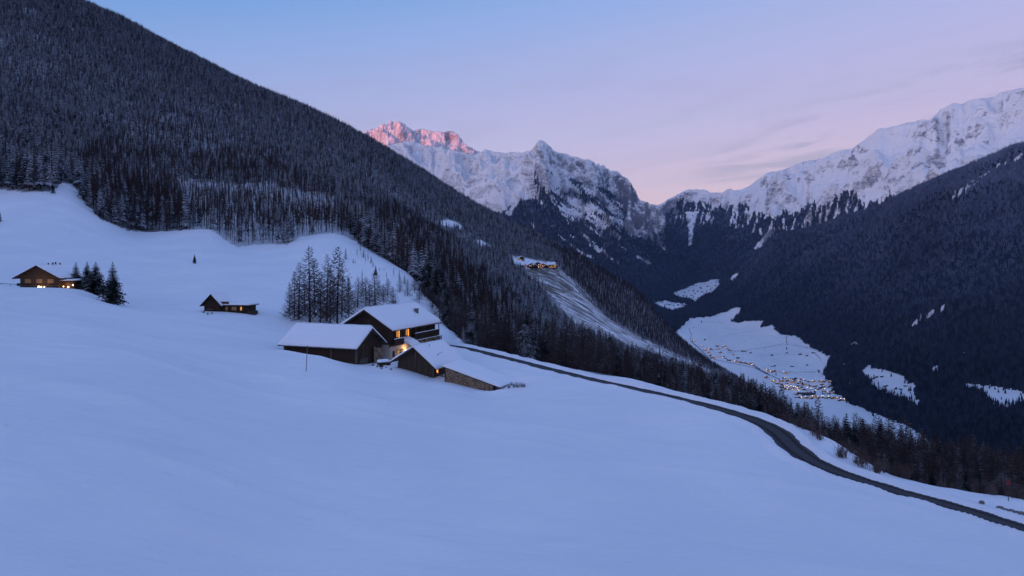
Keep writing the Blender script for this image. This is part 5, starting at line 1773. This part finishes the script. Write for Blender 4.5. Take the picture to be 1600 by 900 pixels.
def junk():
    """snowed-over heap of farm gear in the yard"""
    x, y = -23.6, 147.2; z = Hxy(x, y)
    t = empty('farm_cart', (x, y, z), .5)
    tag(t, 'snow capped old farm cart standing in the yard between barn and shed', 'cart')
    mm = MB(); mm.box(-1.1, -.5, .45, 1.1, .5, .85); mm.build('bed', M['wood'], t)
    for a in (-.7, .7):
        for b in (-.6, .6):
            w_ = MB(); w_.tube([(a, b - .05, .35), (a, b + .05, .35)], .38, 12); w_.build('wheel', M['metal'], t)
    mm = MB(); mm.tube([(1.1, 0, .6), (2.3, .1, .15)], .05, 5); mm.build('shaft', M['wood'], t)
    dome_snow('snow_cover', (-1.15, -.55, .86), (1.15, -.55, .86), (1.15, .55, .86), (-1.15, .55, .86), .45, t, seed=4, nu=12, nv=10, edge=.5)


junk()


for i, (px, py, sc) in enumerate(((583, 572, .55), (589, 574, .4), (596, 577, .5), (604, 575, .35), (612, 578, .45))):
    x, y, z = locate(px, py, 120, 152)
    o = link('brush', SHR[i % 4]); o.location = (x, y, z); o.rotation_euler = (.3, .2 * i, i); o.scale = (sc,) * 3
    tag(o, nth(i) + ' tuft of cut brush from the left in the yard before the barn gable', 'brush', 'cut brush in the yard')


def stake(px, py, Y, H, label, r=.05, lean=0, name='snow_stake', cat='pole', mat='wood_grey'):
    x = (px - 800) / FPX * Y; z = Hxy(x, Y)
    mm = MB(); mm.tube([(0, 0, -.5), (lean * .5, 0, H * .5), (lean, 0, H)], [r, r, r * .8], 6)
    o = mm.build(name, M[mat], None); o.location = (x, Y, z); tag(o, label, cat)
    return o


x, y, z = locate(478, 580, 90, 150)
stake(478, 0, y, 40 / FPX * y, 'thin tall snow stake alone in the meadow before the barn', .055, .25)
x, y, z = locate(669, 581, 110, 150)
stake(669, 0, y - .5, 44 / FPX * y, 'thin bare pole standing in front of the shed', .05, .2)
# bare sapling by the pole
x, y, z = locate(680, 584, 110, 150)
mm = MB(); mm.tube([(0, 0, -.3), (.05, 0, 2), (.1, 0, 3.2)], [.05, .04, .03], 5)
for e, l in (((-1.1, 0, 3.0), 1.9), ((.9, 0, 3.9), 2.6), ((1.6, .2, 4.1), 3.0), ((-.5, .3, 3.8), 2.2)):
    mm.tube([(.05, 0, l), (e[0] * .5, e[1], (l + e[2]) / 2 + .2), e], [.035, .03, .012], 4)
o = mm.build('bare_sapling', M['trunk'], None); o.location = (x, y - .8, z); tag(o, 'leafless forked sapling in front of the shed roof', 'tree')
# fallen fence rails by the shed corner
for i in range(3):
    x, y, z = locate(686 + i * 1.5, 588 + i, 110, 150)
    mm = MB(); mm.tube([(-.9, 0, .75), (0, -.1, .2), (.8, -.3, -.1)], .05, 5); o = mm.build('fence_rail', M['wood_grey'], None); o.location = (x + i * .3, y - .6 + .25 * i, z + .1)
    tag(o, ('left', 'middle', 'right')[i] + ' grey rail lying in the snow by the shed corner', 'rail', 'loose rails by the shed corner')
# road marker at the right
Ys = 84.0; xs = (1575.5 - 800) / FPX * Ys
t = empty('road_sign', (xs, Ys, Hxy(xs, Ys))); tag(t, 'small dark red sign on a thin post beside the road', 'road sign')
mm = MB(); mm.tube([(0, 0, -.4), (0, 0, 2.1)], .04, 6); mm.build('post', M['metal'], t)
mm = MB(); mm.box(-.18, -.03, 1.7, .18, .03, 2.15); mm.build('sign_plate', M['red'], t)
for i, (px, dy, sc) in enumerate(((1562, 0, .5), (1571, .1, .35), (1580, .0, .42), (1589, .1, .3), (1596, 0, .38), (1534, 0, .3))):
    Yr = 80.3 + (1600 - px) * .03; x = (px - 800) / FPX * (Yr + 1.1); z = Hxy(x, Yr + 1.1)
    rnd = random.Random(i); mm = MB()
    n = 7; ring = [[(math.cos(6.28 * j / n) * sc * rnd.uniform(.8, 1.3) * q, math.sin(6.28 * j / n) * sc * rnd.uniform(.6, 1) * q, h) for j in range(n)] for q, h in ((1, -.1), (.95, .18 * sc), (.5, .55 * sc))]
    for a in range(2):
        for j in range(n): mm.quad(ring[a][j], ring[a][(j + 1) % n], ring[a + 1][(j + 1) % n], ring[a + 1][j])
    mm.v += ring[2]; mm.f.append(tuple(range(len(mm.v) - n, len(mm.v)))); mm.m.append(0)
    o = mm.build('rock', M['stone'], None); o.location = (x, Yr + 1.1, z + .05); tag(o, ('large fifth', 'fourth', 'third', 'second', 'rightmost', 'leftmost, separate')[i] + ' dark rock showing through the snow bank at the road edge', 'rock', 'rocks along the road edge')


# ---- chalet on the left, behind the swell of the meadow
def chalet():
    Y = 217.0; x = (31.5 - 800) / FPX * Y
    t = empty('chalet', (x, Y, -8.35), R(-6)); tag(t, 'brown gabled chalet with snowy roof and bright lamps at its foot', 'house')
    Wd, D, ze, zr = 11.2, 13, 2.8, 5.6
    root = empty('body', (0, 0, 0), 0); root.parent = t
    # gable faces the camera: walls built with the ridge along y
    m = MB(); m.prism([(0, -2), (Wd, -2), (Wd, ze), (Wd / 2, zr), (0, ze)], 'y', 0, .25); m.prism([(0, -2), (Wd, -2), (Wd, ze), (Wd / 2, zr), (0, ze)], 'y', D - .25, D)
    m.box(.001, .25, -2, .25, D - .25, ze); m.box(Wd - .25, .25, -2, Wd - .001, D - .25, ze); m.build('timber_wall', M['planks_warm'], t)
    bpy.data.objects.remove(root)
    ov = 1.3; s = (zr - ze) / (Wd / 2)
    for sd in (0, 1):
        xa = -ov if not sd else Wd + ov; za = ze - s * ov
        mm = MB(); mm.hexa([(xa, -1.4, za), (Wd / 2 + (.001 if sd else -.001), -1.4, zr), (Wd / 2 + (.001 if sd else -.001), D + .8, zr), (xa, D + .8, za)], [(xa, -1.4, za + .22), (Wd / 2 + (.001 if sd else -.001), -1.4, zr + .22), (Wd / 2 + (.001 if sd else -.001), D + .8, zr + .22), (xa, D + .8, za + .22)])
        rf = mm.build('roof', M['wood'], t)
        e0, e1 = (xa, D + .8, za + .23), (xa, -1.4, za + .23)
        if sd: e0, e1 = e1, e0
        r0, r1 = (Wd / 2, e0[1], zr + .23), (Wd / 2, e1[1], zr + .23)
        dome_snow('snow_cover', e0, e1, r1, r0, .32, rf, seed=71 + sd, nu=30)
    for x0 in (1.3, 4.6, 7.9):
        mm = MB(); mm.box(x0, -.05, .9, x0 + 2.0, -.004, 2.2); f = mm.build('window', M['frame'], t)
        mm = MB(); mm.box(x0 + .12, -.075, 1.0, x0 + 1.88, -.052, 2.1); mm.build('pane', M['house_far_plaster'] if False else M['glass_dim'], f)
    mm = MB(); mm.box(-.2, -1.0, .25, Wd + .2, -.02, .42); b = mm.build('balcony', M['wood_grey'], t)
    mm = MB(); mm.box(-.2, -1.05, .42, 3.2, -.98, 1.0); mm.build('railing', M['wood'], b)
    for k in range(4):
        yy = 3.2 + k * 1.5; mm = MB(); mm.box(Wd / 2 + .25 * (k % 2), yy, zr + .1, Wd / 2 + .25 + .25 * (k % 2), yy + .3, zr + .85 + .12 * (k % 3)); mm.build('chimney_pot', M['metal'], t)
    mm = MB(); mm.box(Wd, 1.2, -2, Wd + 3.6, 6, 1.5); mm.build('annex_wall', M['planks_warm'], t)
    mm = MB(); mm.box(Wd - .1, .4, 1.5, Wd + 4.3, 6.6, 1.7); rf = mm.build('annex_roof', M['wood'], t)
    dome_snow('snow_cover', (Wd - .1, .35, 1.71), (Wd + 4.3, .35, 1.71), (Wd + 4.3, 6.6, 1.71), (Wd - .1, 6.6, 1.71), .4, rf, seed=5, nu=16, nv=8)
    for px, zz, sc in ((6.6, .05, .26), (7.3, .0, .2), (8.2, .0, .16), (11.9, .1, .14), (13.3, -.05, .22), (14.6, .5, .16)):
        yy = -1.6 if px < 10 else .9
        mm = MB(); mm.tube([(px, yy, zz - sc), (px, yy, zz), (px, yy, zz + sc)], [sc * .5, sc, sc * .5], 8); g = mm.build('lamp', M['lamp'], t)
    for px, e in ((7.0, 70), (13.2, 50)):
        ld = bpy.data.lights.new('terrace_light', 'POINT'); ld.energy = e; ld.color = (1, .6, .3); ld.shadow_soft_size = .3
        lo = bpy.data.objects.new('terrace_light', ld); COL.objects.link(lo); lo.parent = t; lo.location = (px, -1.9 if px < 10 else .4, .5)
    mm = MB(); mm.box(5.6, -2.1, -1.2, 12.4, -1.9, -.35); mm.build('terrace_wall', M['plaster'], t)


def m_dim():
    t = NT('curtained_window'); t.col((.25, .14, .07)); t.emit((.6, .28, .12), .045); return t.m


M['glass_dim'] = m_dim()
chalet()
x, y, z = locate(14, 446.5, 170, 240)
mm = MB(); mm.tube([(-5, .4, .75), (0, 0, .5), (6.5, -.5, -.1)], .06, 5)
for k in range(5): mm.tube([(-5 + 2.7 * k, .4 - .2 * k, -.3), (-5 + 2.7 * k, .4 - .2 * k, .8 - .16 * k)], .06, 4)
o = mm.build('fence', M['wood'], None); o.location = (x, y, z); tag(o, 'low rail fence left of the lit chalet', 'fence')


def cabin():
    Y = 206.0; x = (319 - 800) / FPX * Y
    t = empty('cabin', (x, Y, -14.3), R(-8)); tag(t, 'small dark cabin with pointed gable and a long low lit wing', 'cabin')
    W, D, ze, zr = 4.3, 6.0, 2.1, 4.3
    m = MB()
    for y0 in (0, D - .2): m.prism([(0, -1.5), (W, -1.5), (W, ze), (W / 2, zr), (0, ze)], 'y', y0, y0 + .2)
    m.box(.001, .2, -1.5, .2, D - .2, ze); m.box(W - .2, .2, -1.5, W - .001, D - .2, ze); m.build('timber_wall', M['planks_dark'], t)
    s = (zr - ze) / (W / 2); ov = .75
    for sd in (0, 1):
        xa = -ov if not sd else W + ov; za = ze - s * ov; c = W / 2 + (.001 if sd else -.001)
        mm = MB(); mm.hexa([(xa, -.9, za), (c, -.9, zr), (c, D + .5, zr), (xa, D + .5, za)], [(xa, -.9, za + .2), (c, -.9, zr + .2), (c, D + .5, zr + .2), (xa, D + .5, za + .2)]); rf = mm.build('roof', M['wood'], t)
        e0, e1 = (xa, D + .5, za + .21), (xa, -.7, za + .21)
        if sd: e0, e1 = e1, e0
        dome_snow('snow_cover', e0, e1, (W / 2, e1[1], zr + .21), (W / 2, e0[1], zr + .21), .28, rf, seed=81 + sd, nu=16)
    mm = MB(); mm.box(W, .8, -1.5, 11.6, 5.2, 1.55); mm.build('wing_wall', M['planks_dark'], t)
    mm = MB(); mm.box(W - .3, .2, 1.56, 12.3, 5.6, 1.72); rf = mm.build('wing_roof', M['wood'], t)
    dome_snow('snow_cover', (W + .76, .12, 1.73), (12.3, .12, 1.73), (12.3, 5.6, 1.73), (W + .76, 5.6, 1.73), .42, rf, seed=6, nu=20, nv=10)
    mm = MB(); mm.box(4.0, .3, 1.75, 6.6, .4, 2.6); mm.build('dormer_board', M['frame'], t)
    for x0, mt in ((5.4, 'glass_dim'), (7.1, 'glass_dim'), (7.75, 'glass_dim'), (9.4, 'glass_warm')):
        w_ = .75 if x0 != 9.4 else .6
        mm = MB(); mm.box(x0, .74, .3, x0 + w_, .797, 1.3); f = mm.build('window', M['frame'], t)
        mm = MB(); mm.box(x0 + .07, .70, .36, x0 + w_ - .07, .738, 1.24); mm.build('pane', M[mt], f)
    mm = MB(); mm.box(11.7, .3, -1.2, 13.2, 3.0, .25); mm.build('log_store', M['planks_v'], t)
    mm = MB(); mm.box(.8, -.06, .35, 2.4, -.003, .85); mm.build('bench', M['frame'], t)
    mm = MB(); mm.box(-.9, -1.6, -.9, 3.6, -.2, -.25); mm.build('terrace', M['planks_v'], t)
    for k in range(4):
        mm = MB(); mm.box(5.0 + k * 1.9, .68, -1.3, 5.14 + k * 1.9, .79, 1.55); mm.build('post', M['wood'], t)


cabin()
for i, (px, py) in enumerate(((318, 489), (325, 492), (392, 489), (398, 486), (331, 491))):
    x, y, z = locate(px, py, 150, 204)
    o = link('shrub', SHR[i % 4]); o.location = (x, y, z); o.rotation_euler = (0, 0, i); o.scale = (.6,) * 3
    tag(o, ('leftmost', 'second', 'fourth', 'rightmost', 'third')[i] + ' tuft of twigs in the snow beside the little cabin', 'shrub', 'tufts beside the cabin')


# ------------------------------------------------------------------ the villages
def far_house(seed, w_, d_, h_, lit, plaster):
    rnd = random.Random(seed); mb = MB()
    mb.box(-w_ / 2, -d_ / 2, -3, w_ / 2, d_ / 2, h_ * .45, 1 if plaster else 0)
    mb.box(-w_ / 2 - .03, -d_ / 2 - .03, h_ * .45, w_ / 2 + .03, d_ / 2 + .03, h_, 0)
    r = w_ * .26; o = 1.0
    mb.prism([(-w_ / 2 - .02, h_), (w_ / 2 + .02, h_), (0, h_ + r * .96)], 'y', -d_ / 2 - .02, d_ / 2 + .02, 0)
    e = h_ - o * r * 2 / w_
    for s in (-1, 1):
        mb.hexa([(s * (w_ / 2 + o), -d_ / 2 - 1.1, e), (s * .01, -d_ / 2 - 1.1, h_ + r), (s * .01, d_ / 2 + 1.1, h_ + r), (s * (w_ / 2 + o), d_ / 2 + 1.1, e)],
                [(s * (w_ / 2 + o), -d_ / 2 - 1.1, e + .6), (s * .01, -d_ / 2 - 1.1, h_ + r + .6), (s * .01, d_ / 2 + 1.1, h_ + r + .6), (s * (w_ / 2 + o), d_ / 2 + 1.1, e + .6)], 2)
    mb.box(w_ * .15, d_ * .1, h_ + r * .5, w_ * .15 + .9, d_ * .1 + .9, h_ + r + 1.5, 0)
    for fl in range(2):
        n = max(2, int(w_ / 3))
        for k in range(n):
            x = -w_ / 2 + (k + .5) * w_ / n; z = .8 + fl * h_ * .5
            mi = 3 if (rnd.random() < lit) else 4
            mb.box(x - .7, -d_ / 2 - .12, z, x + .7, -d_ / 2 - .04, z + 1.5, mi)
            y = -d_ / 2 + (k + .5) * d_ / n
            mb.box(-w_ / 2 - .12, y - .6, z, -w_ / 2 - .04, y + .6, z + 1.4, 3 if rnd.random() < lit * .7 else 4)
    mb.box(-w_ / 2, -d_ / 2 - .9, h_ * .45, w_ / 2, -d_ / 2 - .05, h_ * .45 + .9, 0)
    return mb.mesh('village_house', [M['house_far'], M['house_far_plaster'], M['roof_snow'], M['glass_far'], M['glass_dark']])


HM = {}
for i in range(8):
    HM['lit%d' % i] = far_house(i, 10 + i % 4 * 2.2, 11 + i % 3 * 3, 5.6 + i % 2, .75, i % 2 == 0)
    HM['dim%d' % i] = far_house(40 + i, 9 + i % 4 * 2, 10 + i % 3 * 2, 5 + i % 2, .22, i % 3 == 0)
    HM['dark%d' % i] = far_house(80 + i, 8 + i % 4 * 1.5, 9 + i % 3 * 2, 4.4, .0, False)


def zpt(L, ox, oy, k): return [(ox + a / k, oy + b / k) for a, b in L]


def houses(pts, kindf, label, group, y0, y1, fn, sc=1.0, cat='house', name='village_house', sink=0):
    for i, (px, py) in enumerate(sorted(pts)):
        x, y, z = locate(px, py, y0, y1, fn, 500)
        o = link(name, HM[kindf(i) + str((i * 5 + int(px)) % 8)]); o.location = (x, y, z - sink); o.scale = (sc * random.uniform(.85, 1.12),) * 3
        o.rotation_euler = (0, 0, random.choice((0, .25, -.3, 1.4, 1.7, .1)) + random.uniform(-.1, .1))
        tag(o, nth(i) + ' ' + label if len(pts) < 60 else label, cat, group)


V_UP = zpt([(300, 372), (345, 400), (365, 425), (380, 415), (400, 420), (435, 402), (478, 403), (440, 418), (450, 438), (505, 426), (525, 450), (470, 460), (480, 470), (395, 455), (405, 465), (425, 468), (500, 482), (540, 490), (555, 493), (570, 495), (585, 497), (600, 500), (620, 505), (638, 510), (550, 468), (462, 408), (385, 440), (490, 415)], 1000, 430, 3.6)
V_FIELD = zpt([(575, 432), (620, 440), (740, 452), (825, 440), (900, 448), (938, 455), (855, 515), (940, 510), (740, 515), (755, 513), (975, 438), (365, 365), (590, 430)], 1000, 430, 3.6)
V_LOW = zpt([(718, 540), (735, 548), (755, 545), (812, 552), (822, 556), (710, 578), (752, 600), (780, 605), (810, 583), (840, 592), (870, 588), (884, 600), (915, 590), (900, 607), (860, 606), (925, 592), (800, 598), (945, 603), (975, 600), (1010, 600), (1025, 604), (925, 618), (960, 625), (985, 628), (1070, 605), (828, 600), (770, 612)], 1000, 430, 3.6)
V_CORE = zpt([(790, 633), (812, 628), (828, 636), (845, 630), (858, 640), (872, 634), (886, 646), (840, 646), (818, 642), (900, 640), (855, 622), (880, 622), (905, 625), (940, 650), (960, 648), (980, 655), (1000, 645), (1018, 638), (1030, 648), (1046, 655), (1060, 664), (945, 660), (970, 660),
              (893, 690), (915, 694), (940, 692), (963, 696), (985, 690), (1010, 692), (1030, 688), (1048, 694), (1068, 692), (1085, 696), (1100, 693), (1118, 698), (1134, 702), (1148, 706)], 1000, 430, 3.6)
_r = random.Random(12); _pl = [(1207, 592), (1300, 596), (1322, 627), (1247, 624), (1214, 608)]
V_MORE = []
while len(V_MORE) < 34:
    q = (_r.uniform(1205, 1324), _r.uniform(588, 630))
    if in_poly(np.array([q[0]]), np.array([q[1]]), _pl)[0] and min(math.hypot(q[0] - a, (q[1] - b) * 2) for a, b in V_CORE + V_LOW + V_MORE) > 2.4: V_MORE.append(q)
houses(V_MORE, lambda i: ('dark', 'dim')[i % 2], 'dark snow roofed house from the left among the packed village centre', 'dim houses among the village centre', 1900, 6500, groundA, .9)
houses(V_UP, lambda i: ('lit', 'dim', 'lit', 'dim')[i % 4], 'small snow roofed house from the left in the upper village row', 'houses of the upper village row', 2200, 6500, groundA)
houses(V_FIELD, lambda i: 'dark', 'dark hay barn from the left standing in the open valley meadow', 'hay barns in the valley meadow', 2200, 6500, groundA, .95, 'barn', 'hay_barn')
houses(V_LOW, lambda i: ('lit', 'lit', 'dim')[i % 3], 'snow roofed house from the left on the upper side of the village', 'houses on the upper side of the village', 2000, 6500, groundA, .95)
houses(V_CORE, lambda i: ('lit', 'dim', 'lit', 'dark')[i % 4], 'closely packed house from the left in the middle of the village', 'houses in the middle of the village', 1900, 6500, groundA, .85)
houses([(1364, 592), (1370, 590), (1378, 589), (1400, 608), (1415, 604), (1408, 609), (1384, 604)], lambda i: 'lit' if i == 0 else 'dark', 'farm building from the left in the forest clearing across the valley', 'farm in the forest clearing', 2200, 4200, groundA, .9)
houses(zpt([(85, 145), (100, 150), (125, 155), (150, 165), (165, 168), (190, 172), (215, 170), (235, 168), (245, 172), (205, 95), (250, 100), (275, 90), (300, 88), (310, 105), (325, 92), (340, 70), (365, 50), (380, 65), (350, 95), (375, 92), (400, 85), (300, 130), (325, 128), (345, 78), (430, 42), (425, 60), (290, 115), (315, 140), (385, 100), (245, 118)], 1000, 430, 3.6),
       lambda i: 'dark', 'tiny dark house from the left at the head of the valley', 'houses at the head of the valley', 4800, 7600, groundA, 1.25)
houses(zpt([(826, 770), (846, 766), (862, 770), (884, 772), (900, 766), (918, 772), (934, 768), (952, 762), (968, 770), (986, 768), (820, 733), (876, 762)], 550, 170, 3.104), lambda i: ('dim', 'dark', 'lit', 'dim')[i % 4], 'dark farmhouse from the left in the hamlet on the forested spur', 'farmhouses of the hamlet on the spur', 820, 1350, ground, .62, sink=.3)
# the long dark hall in the village
x, y, z = locate(1260, 617.5, 2000, 4000, groundA, 500)
t = empty('hall', (x, y, z), -.12); tag(t, 'long low dark hall roof in the middle of the valley village', 'hall')
mm = MB(); mm.box(-29, -9, -3, 29, 9, 6); mm.build('wall', M['house_far'], t)
mm = MB(); mm.prism([(-10, 6), (10, 6), (0, 10)], 'x', -30, 30); mm.build('roof', M['metal'], t)
# street lamps
post = MB(); post.tube([(0, 0, -1), (0, 0, 6)], .18, 5, 0); post.tube([(0, -.6, 5.6), (0, -.6, 6.4), (0, -.6, 7.2)], [.4, .85, .4], 6, 1)
pm_ = post.mesh('street_lamp', [M['metal'], M['street_glow'] if 'street_glow' in M else m_emit('street_lamp_glow', (1.0, .66, .36), 9.0)])
LP = zpt([(300, 375), (345, 404), (385, 420), (400, 463), (430, 470), (530, 492), (572, 494), (598, 500), (630, 512), (712, 541), (735, 551), (757, 543), (807, 553), (826, 555), (752, 602), (815, 588), (842, 597), (875, 586), (920, 595), (890, 603), (969, 603), (1022, 600), (1072, 606), (797, 632), (815, 634), (826, 631), (838, 636), (850, 632), (862, 638), (875, 640), (886, 652), (892, 656), (870, 634), (828, 646), (858, 650),
          (884, 640), (1016, 638), (1040, 650), (1056, 664), (960, 646), (990, 656), (902, 692), (910, 699), (930, 692), (968, 691), (1000, 692), (1022, 690), (1034, 692), (1060, 692), (1075, 694), (1090, 697), (1108, 700), (1130, 703), (1150, 707), (1116, 690), (940, 640), (465, 470), (480, 415)], 1000, 430, 3.6)
for i, (px, py) in enumerate(sorted(LP)):
    x, y, z = locate(px, py, 1900, 6500, groundA, 500)
    o = link('street_lamp', pm_); o.location = (x, y, z); o.rotation_euler = (0, 0, i)
    tag(o, nth(i) + ' glowing street lamp from the left in the valley village' if i < 59 else 'glowing street lamp at the right end of the village', 'street lamp', 'street lamps of the valley village')
for i, (px, py) in enumerate(zpt([(819, 772), (832, 770), (868, 772), (905, 770), (938, 768), (975, 768), (816, 735)], 550, 170, 3.104)):
    x, y, z = locate(px, py + .6, 820, 1350, ground)
    o = link('street_lamp', pm_); o.location = (x, y, z - 1.0); o.scale = (.32,) * 3; o.rotation_euler = (0, 0, i)
    tag(o, ('lone upper', 'leftmost lower', 'second lower', 'third lower', 'fourth lower', 'fifth lower', 'rightmost lower')[(i + 1) % 7] + ' yard lamp glowing in the hamlet on the spur', 'lamp', 'lamps of the hamlet on the spur')

# hedges, streams and lanes across the valley meadow
def ribbon(name, path, wid, mat, label, dz=.35):
    P = [];
    for i in range(len(path) - 1):
        (a, b), (c, d) = path[i], path[i + 1]
        n = max(2, int(math.hypot(c - a, d - b) / 1.5))
        for k in range(n): P.append((a + (c - a) * k / n, b + (d - b) * k / n))
    P.append(path[-1]); Q = [locate(px, py, 1900, 6500, groundA, 500) for px, py in P]
    V = []
    for i, q in enumerate(Q):
        a, b = Q[max(i - 1, 0)], Q[min(i + 1, len(Q) - 1)]; tx, ty = b[0] - a[0], b[1] - a[1]; l = math.hypot(tx, ty) + 1e-6
        for s in (-1, 1): V.append((q[0] - ty / l * wid * s / 2, q[1] + tx / l * wid * s / 2, q[2] + dz))
    F = [(2 * i, 2 * i + 1, 2 * i + 3, 2 * i + 2) for i in range(len(Q) - 1)]
    o = link(name, np_mesh(name, np.array(V), np.array(F)), None, [mat]); tag(o, label, kind='structure')


ribbon('valley_road', zpt([(285, 372), (330, 410), (380, 462), (430, 478), (520, 497), (640, 520), (720, 560), (790, 588), (790, 610)], 1000, 430, 3.6), 9, M['lane'] if 'lane' in M else m_simple('trodden_lane', (.30, .31, .36), .8, .1), 'pale lane through the valley village')
ribbon('river', zpt([(1150, 706), (1200, 722), (1300, 762), (1400, 808), (1440, 830)], 1000, 430, 3.6), 9, m_simple('dark_river', (.05, .06, .09), .3), 'thin dark river below the village')
hp = []
for path, st, hh in ((zpt([(290, 300), (330, 285), (345, 265), (470, 268), (490, 262)], 1000, 430, 3.6), 1.0, .35), (zpt([(470, 345), (600, 322), (690, 308), (760, 300)], 1000, 430, 3.6), 1.2, .3),
                     (zpt([(490, 440), (560, 428), (700, 410), (800, 392), (850, 394), (930, 408), (1000, 432), (1060, 450)], 1000, 430, 3.6), .6, .3), (zpt([(826, 342), (822, 372), (830, 395)], 1000, 430, 3.6), .3, .55),
                     (zpt([(660, 455), (760, 450), (860, 448), (980, 440)], 1000, 430, 3.6), .9, .25), (zpt([(740, 545), (860, 548), (990, 548)], 1000, 430, 3.6), .5, .25), (zpt([(640, 512), (690, 545), (730, 565)], 1000, 430, 3.6), .4, .5),
                     (zpt([(275, 300), (290, 340), (280, 370)], 1000, 430, 3.6), .6, .5), (zpt([(1000, 540), (1010, 552)], 1000, 430, 3.6), .5, .8), (zpt([(980, 440), (1010, 470), (1030, 500)], 1000, 430, 3.6), .5, .35)):
    for i in range(len(path) - 1):
        (a, b), (c, d) = path[i], path[i + 1]; n = max(1, int(math.hypot(c - a, d - b) / st))
        for k in range(n):
            f = (k + random.random()) / n
            if random.random() < .8: hp.append(locate(a + (c - a) * f, b + (d - b) * f, 2000, 6500, groundA, 300) + (hh * random.uniform(.5, 1.3),))
one = MB(); far_tree(one, 0, 0, -1, 14, 3.4, random.Random(2)); one = one.mesh('hedge_tree', [M['far_wood']])
hp = np.array(hp)
scatter('hedgerow', hp[:, :3], np.random.RandomState(8).rand(len(hp)) * 6, hp[:, 3], np.zeros(len(hp)), [one], 'thin dark hedges and stream banks crossing the valley meadow')
# scattered trees at the field margins and round the clearings
xp = []
for q, n in ((A_CLEAR[1], 26), (A_CLEAR[2], 60), (VALLEY, 60), (A_CLEAR[13], 30), (A_CLEAR[12], 20)):
    q = np.array(q); lo, hi = q.min(0), q.max(0)
    for k in range(n * 4):
        p = (random.uniform(lo[0], hi[0]), random.uniform(lo[1], hi[1]))
        if n <= 0: break
        e = min(abs(np.hypot(*(q - p).T)))
        if in_poly(np.array([p[0]]), np.array([p[1]]), [tuple(v) for v in q])[0] and (e < 9 or random.random() < .12): xp.append(locate(p[0], p[1], 1900, 7500, groundA, 300) + (random.uniform(.8, 1.5),)); n -= 1
xp = np.array(xp)
scatter('field_trees', xp[:, :3], np.random.RandomState(9).rand(len(xp)) * 6, xp[:, 3], np.zeros(len(xp)), [one], 'scattered dark trees at the margins of the clearings')

# ------------------------------------------------------------------ the evening air
def haze():
    mb = MB(); mb.box(-16500, -13500, -660, 16500, 13200, 2750)
    t = bpy.data.materials.new('evening_air'); t.use_nodes = True; n = t.node_tree; n.nodes.clear()
    o = n.nodes.new('ShaderNodeOutputMaterial'); v = n.nodes.new('ShaderNodeVolumePrincipled')
    v.inputs['Color'].default_value = (.36, .55, 1.0, 1); v.inputs['Density'].default_value = HAZE; v.inputs['Anisotropy'].default_value = .1
    n.links.new(v.outputs[0], o.inputs['Volume'])
    ob = mb.build('haze', t, None); tag(ob, 'thin bluish evening haze filling the valley', kind='stuff')


HAZE = 2.0e-5
haze()
